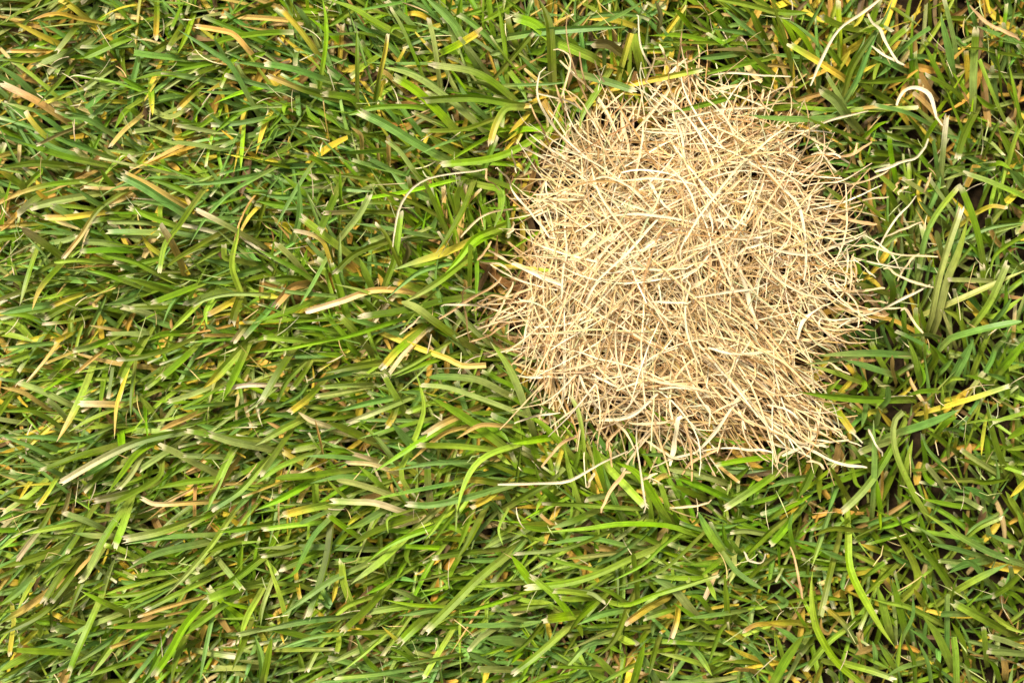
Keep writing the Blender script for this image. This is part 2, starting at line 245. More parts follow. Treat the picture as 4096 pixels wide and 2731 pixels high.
# ------------------------------------------------------------------ the blades one can tell apart (plan of the lawn)
# each line: colour at base [and tip], width, tip (p pointed, r rounded, c cut, f frayed), ! on top of its neighbours, points from base to tip
BLADES = """
@G 0 0
dp70f 750,190 640,330 530,470
dp90f 760,420 540,530 330,615
p55f 570,580 515,680
g80r 1330,300 1100,380 770,530
b60p 1400,410 1280,270 1150,140
b40p 1300,680 1270,520 1205,320
b60p! 2290,900 2120,600 1960,480 1635,275
gy60f 1440,-20 1440,150 1430,350
g50f 1690,20 1580,265
v55p 1790,100 1720,300 1630,500
d70f 1700,200 1550,440
o60f! 2290,470 2150,320 2020,280 1800,245
yo45p! 710,170 560,130 430,140 270,195
d80c 1540,400 1370,510
b75c 1710,545 1420,515 1230,490
p60f 2050,530 1740,535
b40p 2250,850 2050,855 1815,840
dy65f 1860,780 1640,990
b70r 1000,820 880,930 790,1000
b60p! 980,1200 780,1090 580,1080
b60r! 870,1390 720,1330 590,1280
os80f! 470,1020 330,930 20,780
n40f! 720,1170 560,1230 345,1335
l60c 1340,900 1170,1000
p60f 1010,640 770,810
g70p! 780,1480 600,1440 190,1310
d80p 640,1530 330,1500 10,1545
g60p 2351,950 2190,1040 1970,1220
v50p 2240,1180 2220,1400 2210,1560
p55p 2000,1370 1770,1330 1480,1300
yl50f 1420,1330 1330,1430 1250,1520
o55f 1280,1080 1140,1200 1020,1340
p70f 930,1560 710,1380
b70p 330,880 150,720 -20,600
y70c 750,130 650,50 550,-10
b45p 2090,570 1960,345
gy65p 1390,770 1390,900 1400,1060
g60p 1360,850 1090,700
l50c 700,1060 620,900
g70p 2300,560 2351,520 2450,480
d60p 340,20 180,120 -20,240
o45f 340,470 90,470
d55p 560,480 290,560 -10,540
b65p 390,1160 200,1040 -10,930
d50p 700,560 560,740 350,960
y45f 660,850 520,910 340,970
b55p 620,1250 480,1130 290,1010
p60f 1380,1010 1560,1080 1720,1010
g55p 1960,1080 1790,1190 1560,1280
y50f 1740,1250 1590,1270
p60f 1440,1180 1230,1210
b60p 720,1430 470,1350 220,1170
g70p 1280,1060 1170,1010 1050,1190
b50p 2270,1290 2080,1180 1880,1010
g60p 2060,560 1830,600 1590,660
b60p 2040,780 1700,700 1400,690
g60p 1830,740 1500,680 1200,740
d60f 2050,590 1920,640 1800,680
p50f 2310,760 2230,700 2170,590
@G 1024 0
v50p! 605,660 640,420 645,200 610,-20
v75p! 1250,290 1060,190 900,90 640,-10
b30p 1090,850 1020,640 930,350 820,0
dg50p! 930,890 930,560 925,240
b35p 1420,10 1100,70 900,100
d35p 1030,310 540,325 60,295
b90p! 1900,360 1780,170 1540,-40
dy50f! 1070,1040 1130,700 1180,480 1200,335
y60f 1120,930 1160,780 1200,740
gp40f 1540,720 1430,450 1330,230 1240,80
p55f! 1680,700 1640,400 1590,190
vy85f! 1690,500 1870,410 2050,300
p45f! 2100,640 2000,500 1870,350
n50f 1780,600 1650,480 1560,400
gp80f! 2350,900 2150,740 1950,650 1620,600
gd75f! 2380,960 2000,900 1520,920
v95f! 1790,1150 1600,950 1450,820 1290,720
p75p! 1980,1100 1750,900 1450,700 1100,600
b45p 1640,590 1300,590 1000,575
g55r! 1600,1010 1400,980 1100,990 850,1055
b95f! 1720,1450 1500,1330 1200,1150 980,1040
p55f 1790,1190 1600,1100 1440,1030
b75f! 650,740 350,640 90,590
l35p 710,780 560,610 440,470
do60f! 640,890 480,840 370,800 120,700
d30p 1040,560 880,490 740,410
gd80f! 940,970 860,900 640,865
b35r 1100,890 950,820 770,810
d60p 560,1230 250,1380 20,1500
d55p 850,1220 600,1160 400,1140 170,1150
b55p 680,1270 480,1200 330,1170
b65r 390,880 395,980 405,1065
y60p 200,960 130,1050 70,1180 0,1420
y60f! 570,500 400,270 230,80
g55p! 1170,1375 960,1390 730,1405
p55f! 1450,1570 1330,1400 1210,1295
o35f 1130,1490 1110,1320
o50f 1220,1470 1215,1250
o50p! 975,1340 960,1240 870,1170
d50f! 2170,1100 1900,1190 1540,1205
b35p! 1960,1240 1700,1330 1510,1410
v80f! 2630,1230 2350,1390 2100,1470 1700,1510
ly75f! 2420,985 2290,1000 2200,1150 2150,1320
p50f 1850,860 1760,680 1690,480
g50p 2310,780 2290,450 2240,130 2200,-20
p60r 2400,430 2150,505
g70p 1860,240 1870,100 1885,-30
g60f 720,1580 600,1500 470,1430
b60f 1250,1570 1030,1460
g60p 2351,30 2210,130 2060,210
l60f 1250,810 1180,860 1140,930
b60p 1390,600 1230,420 1100,330
g70p 1480,270 1280,250 1230,320
b60p 2150,1110 1960,930 1830,720
g60p 620,1150 500,1060 460,960
b65p 380,790 240,820 90,860
p50c 860,860 770,870 590,850
g70p 340,960 270,980 260,1050
d40p 340,1430 400,1440 480,1430
l90p 1900,1430 1700,1330 1560,1220
b60p 140,1290 190,1200 220,1180
g55p 480,960 700,1100 800,1200
b50p 1330,1150 1200,1000 1100,900
d60p 700,830 770,730 860,640
o55f 1290,770 1200,680 1110,640
b60p 500,260 440,150 350,40
g60p 830,130 690,230 660,240
g70p 2290,1250 2130,1170 2000,1130
d60p 2330,930 2100,780 1900,760
@G 2048 0
d100p! 370,700 350,300 320,150 240,-20
b75p! -30,340 300,290 700,260 1050,250
lv110f! 720,520 400,380 200,220 20,160
d55f! -10,545 180,320
d70p 480,680 350,540 240,430
b50p! 760,245 1000,140 1225,5
l50p 900,170 620,20
l100c 1180,600 1140,430 1110,320
y70c! 1005,610 1050,450 1090,310
b50c 850,690 845,460
b80f! 680,700 900,760 1110,830
l70p! 840,740 740,900 650,1050 620,1190
d50f! 655,810 580,990 520,1150
n100f! 990,480 880,410 755,400
yl60f! 860,830 1060,780 1350,720 1745,640
y30p 820,830 1250,885
y60p 1170,260 950,190 700,180
l80p 1530,290 1610,-20
v50p 1650,270 1560,150 1480,70
g80p 1980,310 1850,120 1740,-20
b50p 2260,340 2080,200 1950,80
d70p 2340,400 2250,220 2180,60
l60p! 2400,110 2100,30 1790,-20
d40p 2400,400 2000,400 1500,390 1220,400
d45f 1720,450 1220,435
n60p 2400,490 2100,460 1790,465
b65p! 2060,495 1870,520 1690,535
g60p 2400,530 2000,620 1690,710
d45p! 2380,660 2230,540 2115,425
g60p! 2090,870 1800,950 1430,1040
d50p 2340,860 2180,780 2050,730
b35p! -30,785 300,775 520,755
v40p 200,1310 220,1450 255,1570
d50p 1070,770 1010,640 930,610
o80f 700,850 550,900 420,920
y55p 930,840 800,900 690,920
g60p 500,570 350,560 200,545
b45p 250,680 160,600 60,500
g60p -20,660 80,800 140,930
l45c 1060,230 1130,170 1230,140
o60f 380,240 460,190 540,150
o40p 440,520 560,330 730,130
g80p 130,480 260,480 310,400
v70p 20,1220 120,1190 290,1200
o60f -20,990 80,980 170,970
y60p 180,1000 110,1090 -30,1230
d70p 660,560 560,400 420,300
n60p 1350,260 1360,130 1310,0
g60p 1960,420 1560,330 1250,330
b50p 2351,330 2100,300 1820,260
g55p 2120,250 2060,330 1920,420
d50p 1960,250 1850,170 1740,60
@G 3072 0
d60p! 225,650 150,350 90,170 20,-20
v60p! 435,540 330,350 200,230 90,150
b55p 590,630 440,400 250,230 150,180
b40p! 360,275 440,130 520,-10
d95f! 860,290 650,240 490,160
db65p! 690,910 760,650 900,420 1060,200 1150,-10
b60p! 740,870 820,730 920,480 1015,290
g70p 650,840 740,640 850,440 900,310
d60p 715,660 580,480 475,360
yl70f! 690,715 450,560 200,410
d50c! 850,295 960,270 1060,245
l70f! 1000,530 1150,370 1280,260
p60f 1000,490 1040,290
b50c! 1180,510 1330,370 1490,260
d60p 1490,280 1480,130 1480,-20
b80p 1220,640 1060,560 940,530
d65p! 1310,715 1100,745 830,760
d40p 1730,830 1640,640 1530,400
b70p! 1700,720 1670,500 1600,200 1590,120
g65p 1630,810 1500,550 1420,380
pd80f! 1880,930 1890,600 1910,280
b55p 1905,230 1850,60 1820,-10
l55c! 2140,1040 2020,760 1940,550
g45f! 2145,890 2120,640 2095,480
g50p! 2325,1150 2260,850 2205,570
b70p 2400,450 2200,360 1910,240
d40p! 2380,530 2130,490 1950,450 1760,440
d60p 1960,180 1520,165
b60p 2110,620 2030,480 1950,350
p60f 2400,700 2030,690
p60f! 755,1070 660,900 540,700
p90f! 750,1100 620,920 500,830
v45p! 870,1270 1000,1160 1120,1110
b50f! 1510,1160 1280,1040 980,965
d80p 1140,950 900,810 780,740
v40p! 1475,1230 1550,1120 1630,1030
d80f! 1910,1020 1800,1240 1740,1450
d60f 1830,970 1680,820 1460,700
d45f 1975,1440 2060,1220 2130,1100
pw65f! 1590,1580 1620,1250 1640,1070
b75c! 1550,1580 1530,1430 1510,1300
l50p! 2190,1560 2270,1280 2360,1130
b70p 2070,1570 1900,1470 1790,1435
d45p! 1010,1390 880,1290 680,1220 270,1050
d45p 860,1430 760,1330 680,1240
b60p 650,1325 380,1380
d70f 1160,1420 960,1400
d90p 1150,1470 850,1480
d50p! 1290,1300 1150,1250 1030,1215
p50p 1410,1170 1110,1180
y25p 240,910 235,560
y70p 630,650 760,460
y45p 770,710 1000,590
o50p 290,915 560,830 660,715
o45f 1450,1060 1400,750
y60p 2240,880 2200,760
b75p! 700,1075 350,1100 0,1085 -200,1050
o40p 810,1005 1060,970 1150,960
d50p 1130,60 1260,150 1390,240
l40p 640,720 650,480 640,260
l60p 700,720 850,620 830,720
g60p 60,110 200,120 380,120
b60p 800,1540 700,1500 520,1480
g60p 2110,1000 2000,960 1900,860
b50p 2340,440 2250,540 2200,640
l45p 1090,450 1000,620 960,800
b50p 1190,490 1110,620 990,720
y55p 890,80 830,200 770,260
o35c 330,640 140,610 0,600
d70p 0,1010 180,990 330,960
g55p 310,990 600,1010 800,980
b60p 2220,1540 2300,1530 2351,1500
d80p 2300,1560 2200,1330 2110,1170
g60p 2000,1560 2120,1500 2240,1560
p50f 1900,1240 2040,1310 2150,1420
b50p 400,540 220,520 0,500
@G 0 683
go60p! 720,100 450,130 200,200 20,290
dn80f 520,160 330,260 160,400
p80f! 780,230 500,280 310,330
gp80f! 800,530 650,420 480,320
b55p! 970,340 800,230 700,165
do50f! 1110,210 930,330 820,470 740,600 580,800
s25p 860,440 780,620 750,740
dn80r! 590,810 420,680 200,530
b30p 465,850 370,730 240,600
l50r! 880,830 680,820 495,840
g60r! 1410,920 1200,820 950,760
g70f 1280,740 1000,730 750,740
p70f 1150,700 950,660 790,650
p50f 1570,530 1350,480 990,470
pb70f 1650,600 1350,570 980,570
dl65f! 1790,290 1650,500 1520,680 1470,930
os70f! 1640,790 1560,640 1490,530
b90f! 1710,400 1500,270 1300,140 1120,50
o60f! 1570,250 1400,150 1140,20
b45p! 2420,30 2150,180 1980,330 1850,490 1740,685
g60p 1960,350 1700,190 1450,95 1230,55
b45p! 1690,390 1500,310 1220,275
g70f! 1580,490 1380,420 1200,340
pw60f! 2220,580 2000,460 1800,360
b45p 2260,440 1980,440 1680,470
d45p 1240,400 1150,540 1050,650
y20p 1280,660 1440,545
d22p 1500,640 1280,700 930,650
d55p 2180,650 1830,695
b75p 2400,890 2200,950 2050,980
l65p! 2215,1130 2130,870 2180,600 2200,500
l70f! 2120,810 2065,790 2060,700
b50p 2190,1010 2020,1020 1860,1025
g70f! 1840,1045 1650,1120 1410,1210
l60p! 1820,1220 1700,1340 1560,1480
l50p! 1960,1160 1890,1290 1900,1420
d70f 2160,1090 1990,1120 1700,1225
p45f! 2400,1130 2100,1130 1900,1170 1770,1230
yo70f! 2170,1180 2030,1260 1920,1320
d80f! 2210,1150 2160,1280 2130,1390
o40f! 2060,1510 1860,1510
b55p 1690,1110 1590,1220 1490,1420
d60p! 1960,610 1640,800 1490,910
d75p! 1570,1110 1350,1040 1170,990
g50p! 1140,1015 960,950 770,910
d70p 1130,1230 960,1110 700,980
b70p 1290,980 1200,900 1060,850
gp60p! 315,790 260,960 180,1240
do70p! 570,860 430,1010 350,1130 295,1280
b75p! 490,1225 250,1260 -20,1320
g55p 1160,1300 900,1250 700,1280
d70f 810,1190 600,1250 420,1350
l60c 680,1260 650,1360 650,1480
lw40f! 650,1385 500,1400 400,1410
p50f 1390,1490 1000,1500
d45f 1660,1250 1200,1260
p30f 1450,1220 1040,1245
o40p 1110,1470 950,1440 820,1420
ly70p! 190,125 60,40 -20,0
yo65f! 830,400 600,430 410,430
g60p 420,1430 250,1330 20,1320
l70p 300,1560 160,1420 -20,1380
l60p -20,1490 150,1520 320,1570
y60f 720,1430 640,1500 500,1570
y55f 790,1120 620,1180 480,1240
o55f 960,1130 870,1220 880,1230
b70p 1310,1130 1150,1200 960,1230
b50p 840,1430 920,1270 980,1140
b60p 1100,1440 930,1300 980,1320
d50p 480,860 330,940 250,990
b70p 240,990 130,985 0,995
g70p 1700,1490 1500,1500 1350,1560
b60p 2120,1570 1920,1430 1870,1390
ls70f 2351,1330 2250,1430 2150,1560
p60f 480,660 600,640 700,600
b50p 700,580 500,570 320,565
b70p 600,1000 800,1010 900,1030
g60p 1070,170 1000,100 920,-20
g60p 300,80 380,0 340,-30
o60p 130,430 60,500 0,560
b55p 2260,690 2330,800 2400,830
d60p 1000,1150 1120,1000 1250,1030
y60p 1500,780 1380,700 1300,590
@G 1024 683
b45p! 490,-20 300,290 180,520
b65p! 345,620 400,400 390,85
b40p! 690,780 560,450 450,170
d80f! 745,190 680,340 590,550
g40p! 780,310 770,-20
b55p 630,170 800,165 1080,190
p70f! 790,600 950,400 1040,235
dn55f! 1160,380 900,380 620,390
v45p! 1860,75 1400,190 1050,250 720,340
d45p! 1670,410 1400,270 1100,180
d55p! 1755,580 1650,320 1560,130 1420,-20
d30p 1845,420 1780,250 1720,50
d65p! 1985,150 1900,370 1780,580 1650,760
g75p! 2100,140 2230,180 2250,330 2190,520
g75p 2150,520 2110,370 2040,260
l70f! 1860,370 1840,240 1870,130
dl70f! 1175,1070 1270,820 1310,560 1330,380
d40f! 1370,1000 1300,830 1200,600 1100,490
b50p! 1590,600 1350,560 1100,510 890,485
d45p 1710,600 1450,630 1200,640
d65f! 1200,650 1000,720 860,800 720,940
l80p! 1065,1080 1000,920 950,800
bp45p! 805,1070 770,880 770,570
g80f! 850,1400 760,1080 680,840
ys50f! 680,825 620,660 520,590 360,550
l85f! 760,700 600,580 430,450
p65f! 440,930 320,790 190,670
g55p! 520,1000 330,880 -10,710
d30p! 290,990 160,860 170,640 250,540
b45p! 630,840 500,1080 400,1240
o80f! 470,1030 330,1070 180,1230
p35p! 440,1080 300,1150 230,1350 200,1490
os70f! 1490,1130 1300,1095 1050,1100 800,1190 470,1290
lp35p! 1270,1225 1000,1110 720,1040
b50p! 1910,830 1700,870 1500,930 1350,1040 1190,1180
v75p! 2160,550 2000,630 1870,800 1735,945
v60p! 2190,590 2080,640 1980,720
ylp80p! 1960,650 1720,760 1500,830 1250,915
gp75p! 1930,820 1700,1000 1500,1130 1340,1215
d55c! 1965,1045 1970,850 1975,680
g50p! 2000,690 2030,900 2020,1200
d75f! 1940,1165 1700,1200 1480,1260 1200,1310 975,1340
dp85r! 1860,1545 1650,1400 1480,1270 1335,1205
b40p! 1860,1570 1740,1360 1680,1130 1650,950 1685,740
l30p! 1660,1100 1500,1250 1320,1490
p60f! 2140,1570 2030,1480 1840,1280
v50p! 1440,1325 1100,1440 800,1530 480,1590
dl80f! 1010,1600 880,1440 780,1340
y60p 1570,1390 1400,1500 1320,1570
dg70p! 560,1180 300,1290 -20,1400
g30p 690,1370 450,1380 260,1410
l60f! 460,1560 250,1545 70,1530
bp45p! 720,1150 300,1110 -20,1040
ly80p -60,1120 80,1140 230,1165
d60f 500,1010 330,980 150,990
g60p 420,900 460,800 470,710
y60f 350,520 240,480
g60p 1720,1010 1500,980 1300,930
ly85f! 1530,1100 1400,1050 1290,1020
b60p 1600,590 1650,450 1660,400
b90p 1600,260 1400,160 1230,0
g70p 2030,600 1960,430 1930,330
g60p 590,300 430,200 220,20
g80p 520,380 300,330 0,280
b60p 500,230 220,240 30,210
g70p 2000,590 1990,470 1940,380
l45p 1740,370 1730,310 1700,300
v45p 1530,790 1500,730 1480,670
g60p 1480,860 1640,830 1780,780
b60p 1000,1000 830,990 900,980
d60p 1240,1010 1120,920 1060,900
yp60f 890,1030 840,970 780,910
p60f 1170,600 1100,630 1040,650
b60p 1500,1570 1280,1500 1100,1440
b60p 1130,1430 950,1380 830,1350
g60p 860,1560 760,1450 600,1290
o40f 1860,760 1860,560 1920,340 2060,180
o60p 1900,1130 1920,1030 1890,1000
o50f 60,1260 45,1130 50,1010
n60p 1370,830 1400,740 1380,660
d60p 170,1500 300,1440 330,1380
g70p 230,1460 120,1500 -10,1560
g50p 700,1470 530,1440 350,1440
g50p 720,1560 560,1500 400,1490
@G 2048 683
yl40f! 40,885 200,900 360,920
@G 3072 683
p80f! 1495,1350 1560,1020 1650,700 1770,350
pl75p! 1560,1360 1650,1000 1750,750 1840,430
p60p! 1590,1255 1900,1120 2100,1030 2400,900
p55f! 2060,1010 1660,1000
b50p! 1440,745 1800,620 2050,520 2420,470
bl60f! 1390,870 1450,600 1560,380 1750,150
g50p! 2420,560 2200,680 2070,800 2040,980
g75f! 1965,790 1920,560 1850,340 1770,150
b70p 1440,420 1540,200 1590,-20
lp75f! 1890,1410 2040,1200 2200,850
b70r! 1630,1580 1700,1530 2000,1450 2330,1385
b70p! 2040,1410 2160,1280 2240,1160
l70p 1290,310 1130,140 950,-20
l45p! 1340,770 1250,560 1120,360
d50p! 1190,590 980,370 780,220
lp60p! 720,290 640,240 500,130
p55f 1450,205 1250,80
g50p 2050,940 1950,780 1830,640
l45p! 2180,-20 2100,310
lp65f! 2400,260 2050,110 1820,30
y80c! 2300,180 2190,290
yo50f! 1910,390 2050,330 2190,345
pb50p! 900,765 1060,690 1180,600 1330,590
o30p 1350,690 1340,560
p70r! 1605,810 1540,550
l50f 2150,730 2160,590
d70f 2025,560 2020,430
b50p! 1130,905 1000,860 840,820
db80p! 1135,1220 1140,1060 1035,910
dn70p! 1060,1125 900,1070 760,1030
b40p 760,750 550,755
b40p 1010,960 650,965
g55p 1310,1570 1250,1440 1215,1330
d40p 950,1480 1020,1410 1120,1370
p50f 1610,1545 1480,1500 1280,1510
d60f 2000,1300 1990,1100 1970,880
os45f 2250,1570 2260,1400 2270,1220
o50p 1000,470 940,300 925,20
b60p 1570,450 1480,370 1380,270
g60p 1200,1560 1140,1480 1060,1400
l70p 1160,1560 1120,1450 1160,1330
g70p 1500,1500 1420,1380 1400,1240
g60p 2120,1430 2180,1250 2180,1000
l55p 1960,1320 2100,1330 2351,1150
b60p 1950,1280 1850,1180 1730,1110
d70p 2030,650 1960,620 1900,480
b60p 1690,830 1720,560 1740,250
p50f 1400,960 1440,700 1410,510
g60p 2060,700 1990,600 1930,520
p60p 1310,560 1340,450 1370,380
g70p 1180,340 1130,240 1080,150
o60f 2150,700 2090,640 2040,540
g60p 2300,880 2200,780 2150,620
b70p 1000,1560 940,1450 870,1410
g55p 2351,100 2250,60 2130,60
b90p 2351,150 2280,60 2200,-20
l40p 2090,130 2060,250 2030,420
y40p 1530,900 1480,810 1440,760
d60p 1790,960 1870,930 1930,870
p55f 1700,1570 1650,1430 1600,1300
l60p 1800,1440 1730,1330 1600,1270
@G 0 1366
gp70f! 1010,-20 830,50 680,80
os60f! 530,30 400,200 250,375
o35f! 690,90 420,200
o40f! 960,70 840,170 710,280
d50f! 1740,-10 1500,90 1260,150 1090,165
gl80f! 1270,80 1170,200 1090,340
g80f! 1780,70 1640,200 1490,330
lp70f! 1480,310 1340,420
yo45p! 1180,230 1120,430 1070,600 1050,890
d50p! 1235,280 1210,500 1200,700
lo85p! 800,370 720,560 640,720 520,920
os75f! 1170,580 950,575 750,575
l50p! 1200,555 1050,620 820,720 610,840
l50p 1200,770 950,780 680,800
ds80f! 1760,815 1500,860 1300,910 1100,990 850,1120 580,1280
v75p! 1510,870 1270,1020 1130,1200 980,1400
d60r! 1490,1110 1470,1230 1300,1350 1040,1490
dn75f! 1360,1320 1150,1400 870,1460
d70f! 950,985 700,1060 540,1120 380,1180
d35p 810,980 550,1080 90,1130
b40p! 920,830 750,900 540,920
d35p 510,935 250,990 -10,1045
b60p! 610,1240 400,1140 150,1020
b55p! 520,1080 300,970 -10,850
b45p 360,1175 150,1250
d60p! 540,770 400,680 210,610
b45p 700,540 560,480 450,410
p60f! 600,690 510,590 440,540
v40c! 640,300 400,450
g70p 640,210 480,250 350,320
b50p 630,0 300,30 -10,60
l80f 390,65 230,120 80,170
b40p 360,-10 150,90 -10,155
b40r! 2010,570 1850,590 1680,620
p60f! 1920,420 1750,490 1550,550
g35p! 2010,430 1760,570 1570,635
l40p 1910,615 1600,700 1340,740
ly90p! 2150,140 2000,300 1865,430
g80p! 2235,140 2150,330 2040,550
o60p! 1700,710 1580,760 1460,820
dg60f! 2400,905 2100,880 1720,820
p85f! 2400,970 2150,920 1930,850
p75f! 1990,1215 1750,1090 1600,1010 1480,960
p60f! 2060,1060 1690,1040
d50p! 2010,930 1900,1020 1810,1100
p65f 1570,990 1400,1100 1280,1180
p60f! 1300,1050 1200,1220 1090,1350
o50p 1990,1015 1850,1110 1690,1210
g70p! 2010,1255 1700,1290 1420,1350
l85p! 2145,990 2040,1200 1900,1560
o50f! 2085,1215 2000,1310 1890,1430
lb70f! 2400,1150 2200,1370 1960,1530
o40p! 2250,1295 2020,1310 1810,1350
v80f 1110,815 1120,990
l80p 1450,710 1350,580 1260,490
os55f! 1860,1470 1450,1490 1310,1440
o45p 1790,1570 1800,1330 1840,1200
ly50f! 530,1240 430,1400 340,1520
lp60f 410,1285 250,1420 30,1570
p70f! 630,570 400,460 170,375
o55p! 350,550 200,460 -10,415
g60p 380,620 200,620 10,640
b60p 620,1030 500,980 330,920
d70p -20,680 60,560 130,470
l55p 2180,390 2000,520 1900,560
w50f! 2450,395 2250,400 2070,435
b60p 1950,370 1750,300 1600,260
g60p 1160,90 1050,60 920,40
g55p 1340,100 1260,30 1190,-20
b60p 600,900 430,880 200,870
b60p 960,970 800,900 640,870
y60p 300,930 200,980 0,1020
o60p 540,230 460,230 380,230
g60p 1150,1430 1270,1450 1500,1380
b70p 1100,1000 950,1130 700,1280
g60p 2060,1130 1980,1110 1800,1020
l60p 900,1420 820,1340 740,1260
p70p 900,1200 1050,1170 1150,1130
v40p 2020,570 1700,560 1380,545
g60p 560,1390 430,1480 180,1560
d60p 470,1380 300,1470 60,1440
n50f 640,1380 610,1500 580,1570
p60f 1120,1110 1250,1030 1340,960
g60p 2351,690 2150,740 2000,780
b70p 2100,850 1900,780 1800,760
b70p 2351,1330 2250,1450 2150,1560
@G 1024 1366
v40p! 640,-10 300,60 -10,95
dp85f! 330,100 210,280 60,540
l50f! 410,230 280,370 200,530
d60f! 490,210 420,320 340,430
b60p! 960,265 650,330 370,415
d75p! 1170,190 900,230 610,290
p50f! 940,400 750,410 610,420
p55f! 920,435 750,470 560,500
dy75f! 610,380 480,520 310,650
gp65p 750,620 580,600 410,590
b65p! 1270,515 1000,570 750,640
pw65f! 1430,505 1200,600 850,740
b45p! 1510,730 1200,720 900,720
vy85f! 1410,-10 1290,90 1170,230
s50f! 1490,-15 1350,130 1230,290
yo65c! 1320,-10 1550,80 1750,150 1900,220 2110,215
v50p! 1730,145 1500,220 1270,330
l45p! 1700,50 1450,200 1200,330
l70f! 1330,570 1250,440 1180,310
dy75f! 1290,560 1260,680 1200,780
l60p! 1390,1340 1330,1190 1440,940 1540,650 1520,450 1465,270
g95p! 2250,940 2000,750 1800,620 1585,500
pb75r! 2290,480 2050,360 1800,330 1590,330
p55f! 2400,650 2250,590 2000,500 1750,420 1520,400
os75f! 1860,685 1700,760 1560,850
o50p! 2260,770 2050,770 1840,890
o45p! 1880,795 1700,860 1400,1110
v60p! 1750,785 1500,920 1350,1020 1075,1200
g40p! 1510,735 1200,820 930,895
b95p! 1490,1040 1370,880 1240,740
pl55p! 1260,1080 1100,880 960,750
d90p! 1010,890 820,800 650,740
s60p! 660,775 500,720 380,640
o25p! 600,950 570,830 540,710
lp75p! 380,735 250,800 -10,955
d65f! 360,760 200,1000 50,1220
b50p! 960,1075 700,1055 440,1050
s50f! 1080,1085 900,1030
s50f! 1250,1190 1060,1125 840,1110
l40p! 310,1095 90,1020
g70r! 800,1185 500,1230 180,1260
p60f! 560,1030 440,1170
l60p! 390,1075 200,1160 -10,1310
v75p! 530,1270 250,1430 -10,1550
b55p 1070,1270 800,1240 500,1300
p65r! 1220,1400 950,1310 740,1270
l60p! 1170,1340 1050,1230 940,1140
sp70f! 1330,1555 1100,1480 900,1470 700,1460
nd80f! 1600,1480 1580,1300 1575,1140
b50p! 2010,1100 1600,1120 1270,1180
ld65f! 2170,990 1850,960 1500,950
l65p! 2400,945 2150,1030 2000,1150 1900,1350 1840,1580
dy80c! 2230,1300 2070,1270 1910,1260
y70f! 2240,1340 2130,1430 2000,1500
b75f! 2310,1325 1900,1440 1600,1500 1400,1490
bl45p! 1890,1285 1600,1340 1200,1420 1040,1460
l75c! 550,1490 540,1310
l45p! 850,1450 730,1340 640,1250
ly90f! 690,1490 480,1530 260,1590
lp30p! 1380,1490 1300,1400 1260,1320
pl85p! 2511,720 2411,430 2300,200 2150,0
d50p 540,170 250,190 0,240
b60p 240,560 120,580 -10,610
b45p 460,400 380,500 200,590
l50p 720,170 530,170 500,250
b60p 360,680 230,670 100,670
g60p 650,900 480,940 280,980
g60p 800,130 650,120 560,110
g60p 980,130 880,60 820,-10
o50p 280,830 180,770 90,730
p60f 540,960 450,980 350,1000
g50p 890,1010 720,990 600,980
b60p 1400,660 1500,480 1300,460
g70p 920,770 1080,640 1000,600
b70p 1900,1080 1720,1110 1680,1160
g60p 1860,1260 1720,1370 1590,1430
d40p 2351,1130 2220,1120 2080,1110
b50p 2250,1180 2080,1220 1950,1260
g60p 2351,640 2150,660 1950,650
l60p 2200,1000 2300,1100 2351,1130
d60p 430,1490 360,1450 310,1410
o60f 470,1330 430,1390 400,1460
b60p 240,1060 130,1150 0,1250
l45f 330,1290 240,1370
g60p 870,1560 950,1490 1000,1430
g70p 2100,760 2250,850 2330,930
y60p 1500,1240 1380,1160 1200,1180
b60p 2351,830 2200,760 1900,620
d60p 2290,660 2110,560 2000,530
l60p 2190,830 2000,870 1930,840
b60p 2220,1560 2150,1480 2050,1560
b60p 2351,1500 2300,1400 2230,1250
@G 2048 1366
lp50f! 670,1090 620,690 540,500
g65p! 500,990 400,880 250,740 100,680
v85p! 380,870 180,900 -20,935
l60p! 610,1460 530,1200 480,960
g90p! 870,1340 800,1130 740,900
b65p! 990,1580 890,1350 830,1130
l85f! 860,1130 1050,1330 1220,1510
v90p! 1390,1570 1260,1350 1130,1190 950,1105
b45p! 1460,1040 1190,1035
v60f! 2400,1055 2100,1090 1880,1130
p75r! 1910,1275 1700,1210 1440,1160
v80p! 2010,1455 1750,1330 1490,1240
gp80f! 2400,1230 2150,1400 1970,1520
g35p! 1490,805 1350,680 1240,600
ld55f! 1110,1530 700,1500 290,1480
p75f! 890,1400 690,1440
p55c! 370,1270 480,1160
yp60f! 460,980 430,1080 400,1190
y80f 400,1100 260,1070
o40f! 1940,1175 2080,1290
l80f 2030,1460 1860,1330
l60f 1440,1570 1400,1420 1360,1300
d80p! -20,1500 200,1370 390,1285
b60p 1800,1160 2050,1190 2351,1180
d60p 1940,1340 2080,1240 2200,1130
g60p 2351,1350 2150,1370 2000,1420
b50p 2150,1560 2050,1480 1900,1420
d60p 240,1160 130,1090 60,1010
g70p 250,1100 200,1000 170,900
b60p 250,1170 120,1200 -10,1260
g60p 240,1200 60,1160 -20,1080
y60p 420,1060 280,980 220,900
l60p 560,1200 600,1060 620,920
d40p 20,1380 50,1180 80,960
l50p 330,1390 260,1470 220,1560
d60p 1350,1560 1200,1480 1000,1460
g60p 1600,1560 1570,1480 1540,1400
d70p 1750,1440 1620,1380 1480,1320
o60f 1480,1230 1390,1230 1300,1290
g60p 1930,900 2050,920 2150,920
l50p 1830,1060 1730,1060 1640,1050
b40p 250,480 220,450 190,420
g70p 430,1480 300,1360 240,1280
y60p 760,1400 720,1280 690,1150
d60p 940,1380 880,1290 900,1220
l80p 1850,930 1720,830 1600,760
@G 3072 1366
bp80p! 1310,130 1000,110 700,115 450,130
p40p! 750,150 500,190 330,205
b75p! 1110,295 900,230 700,170
lp60p! 780,355 600,290 370,220
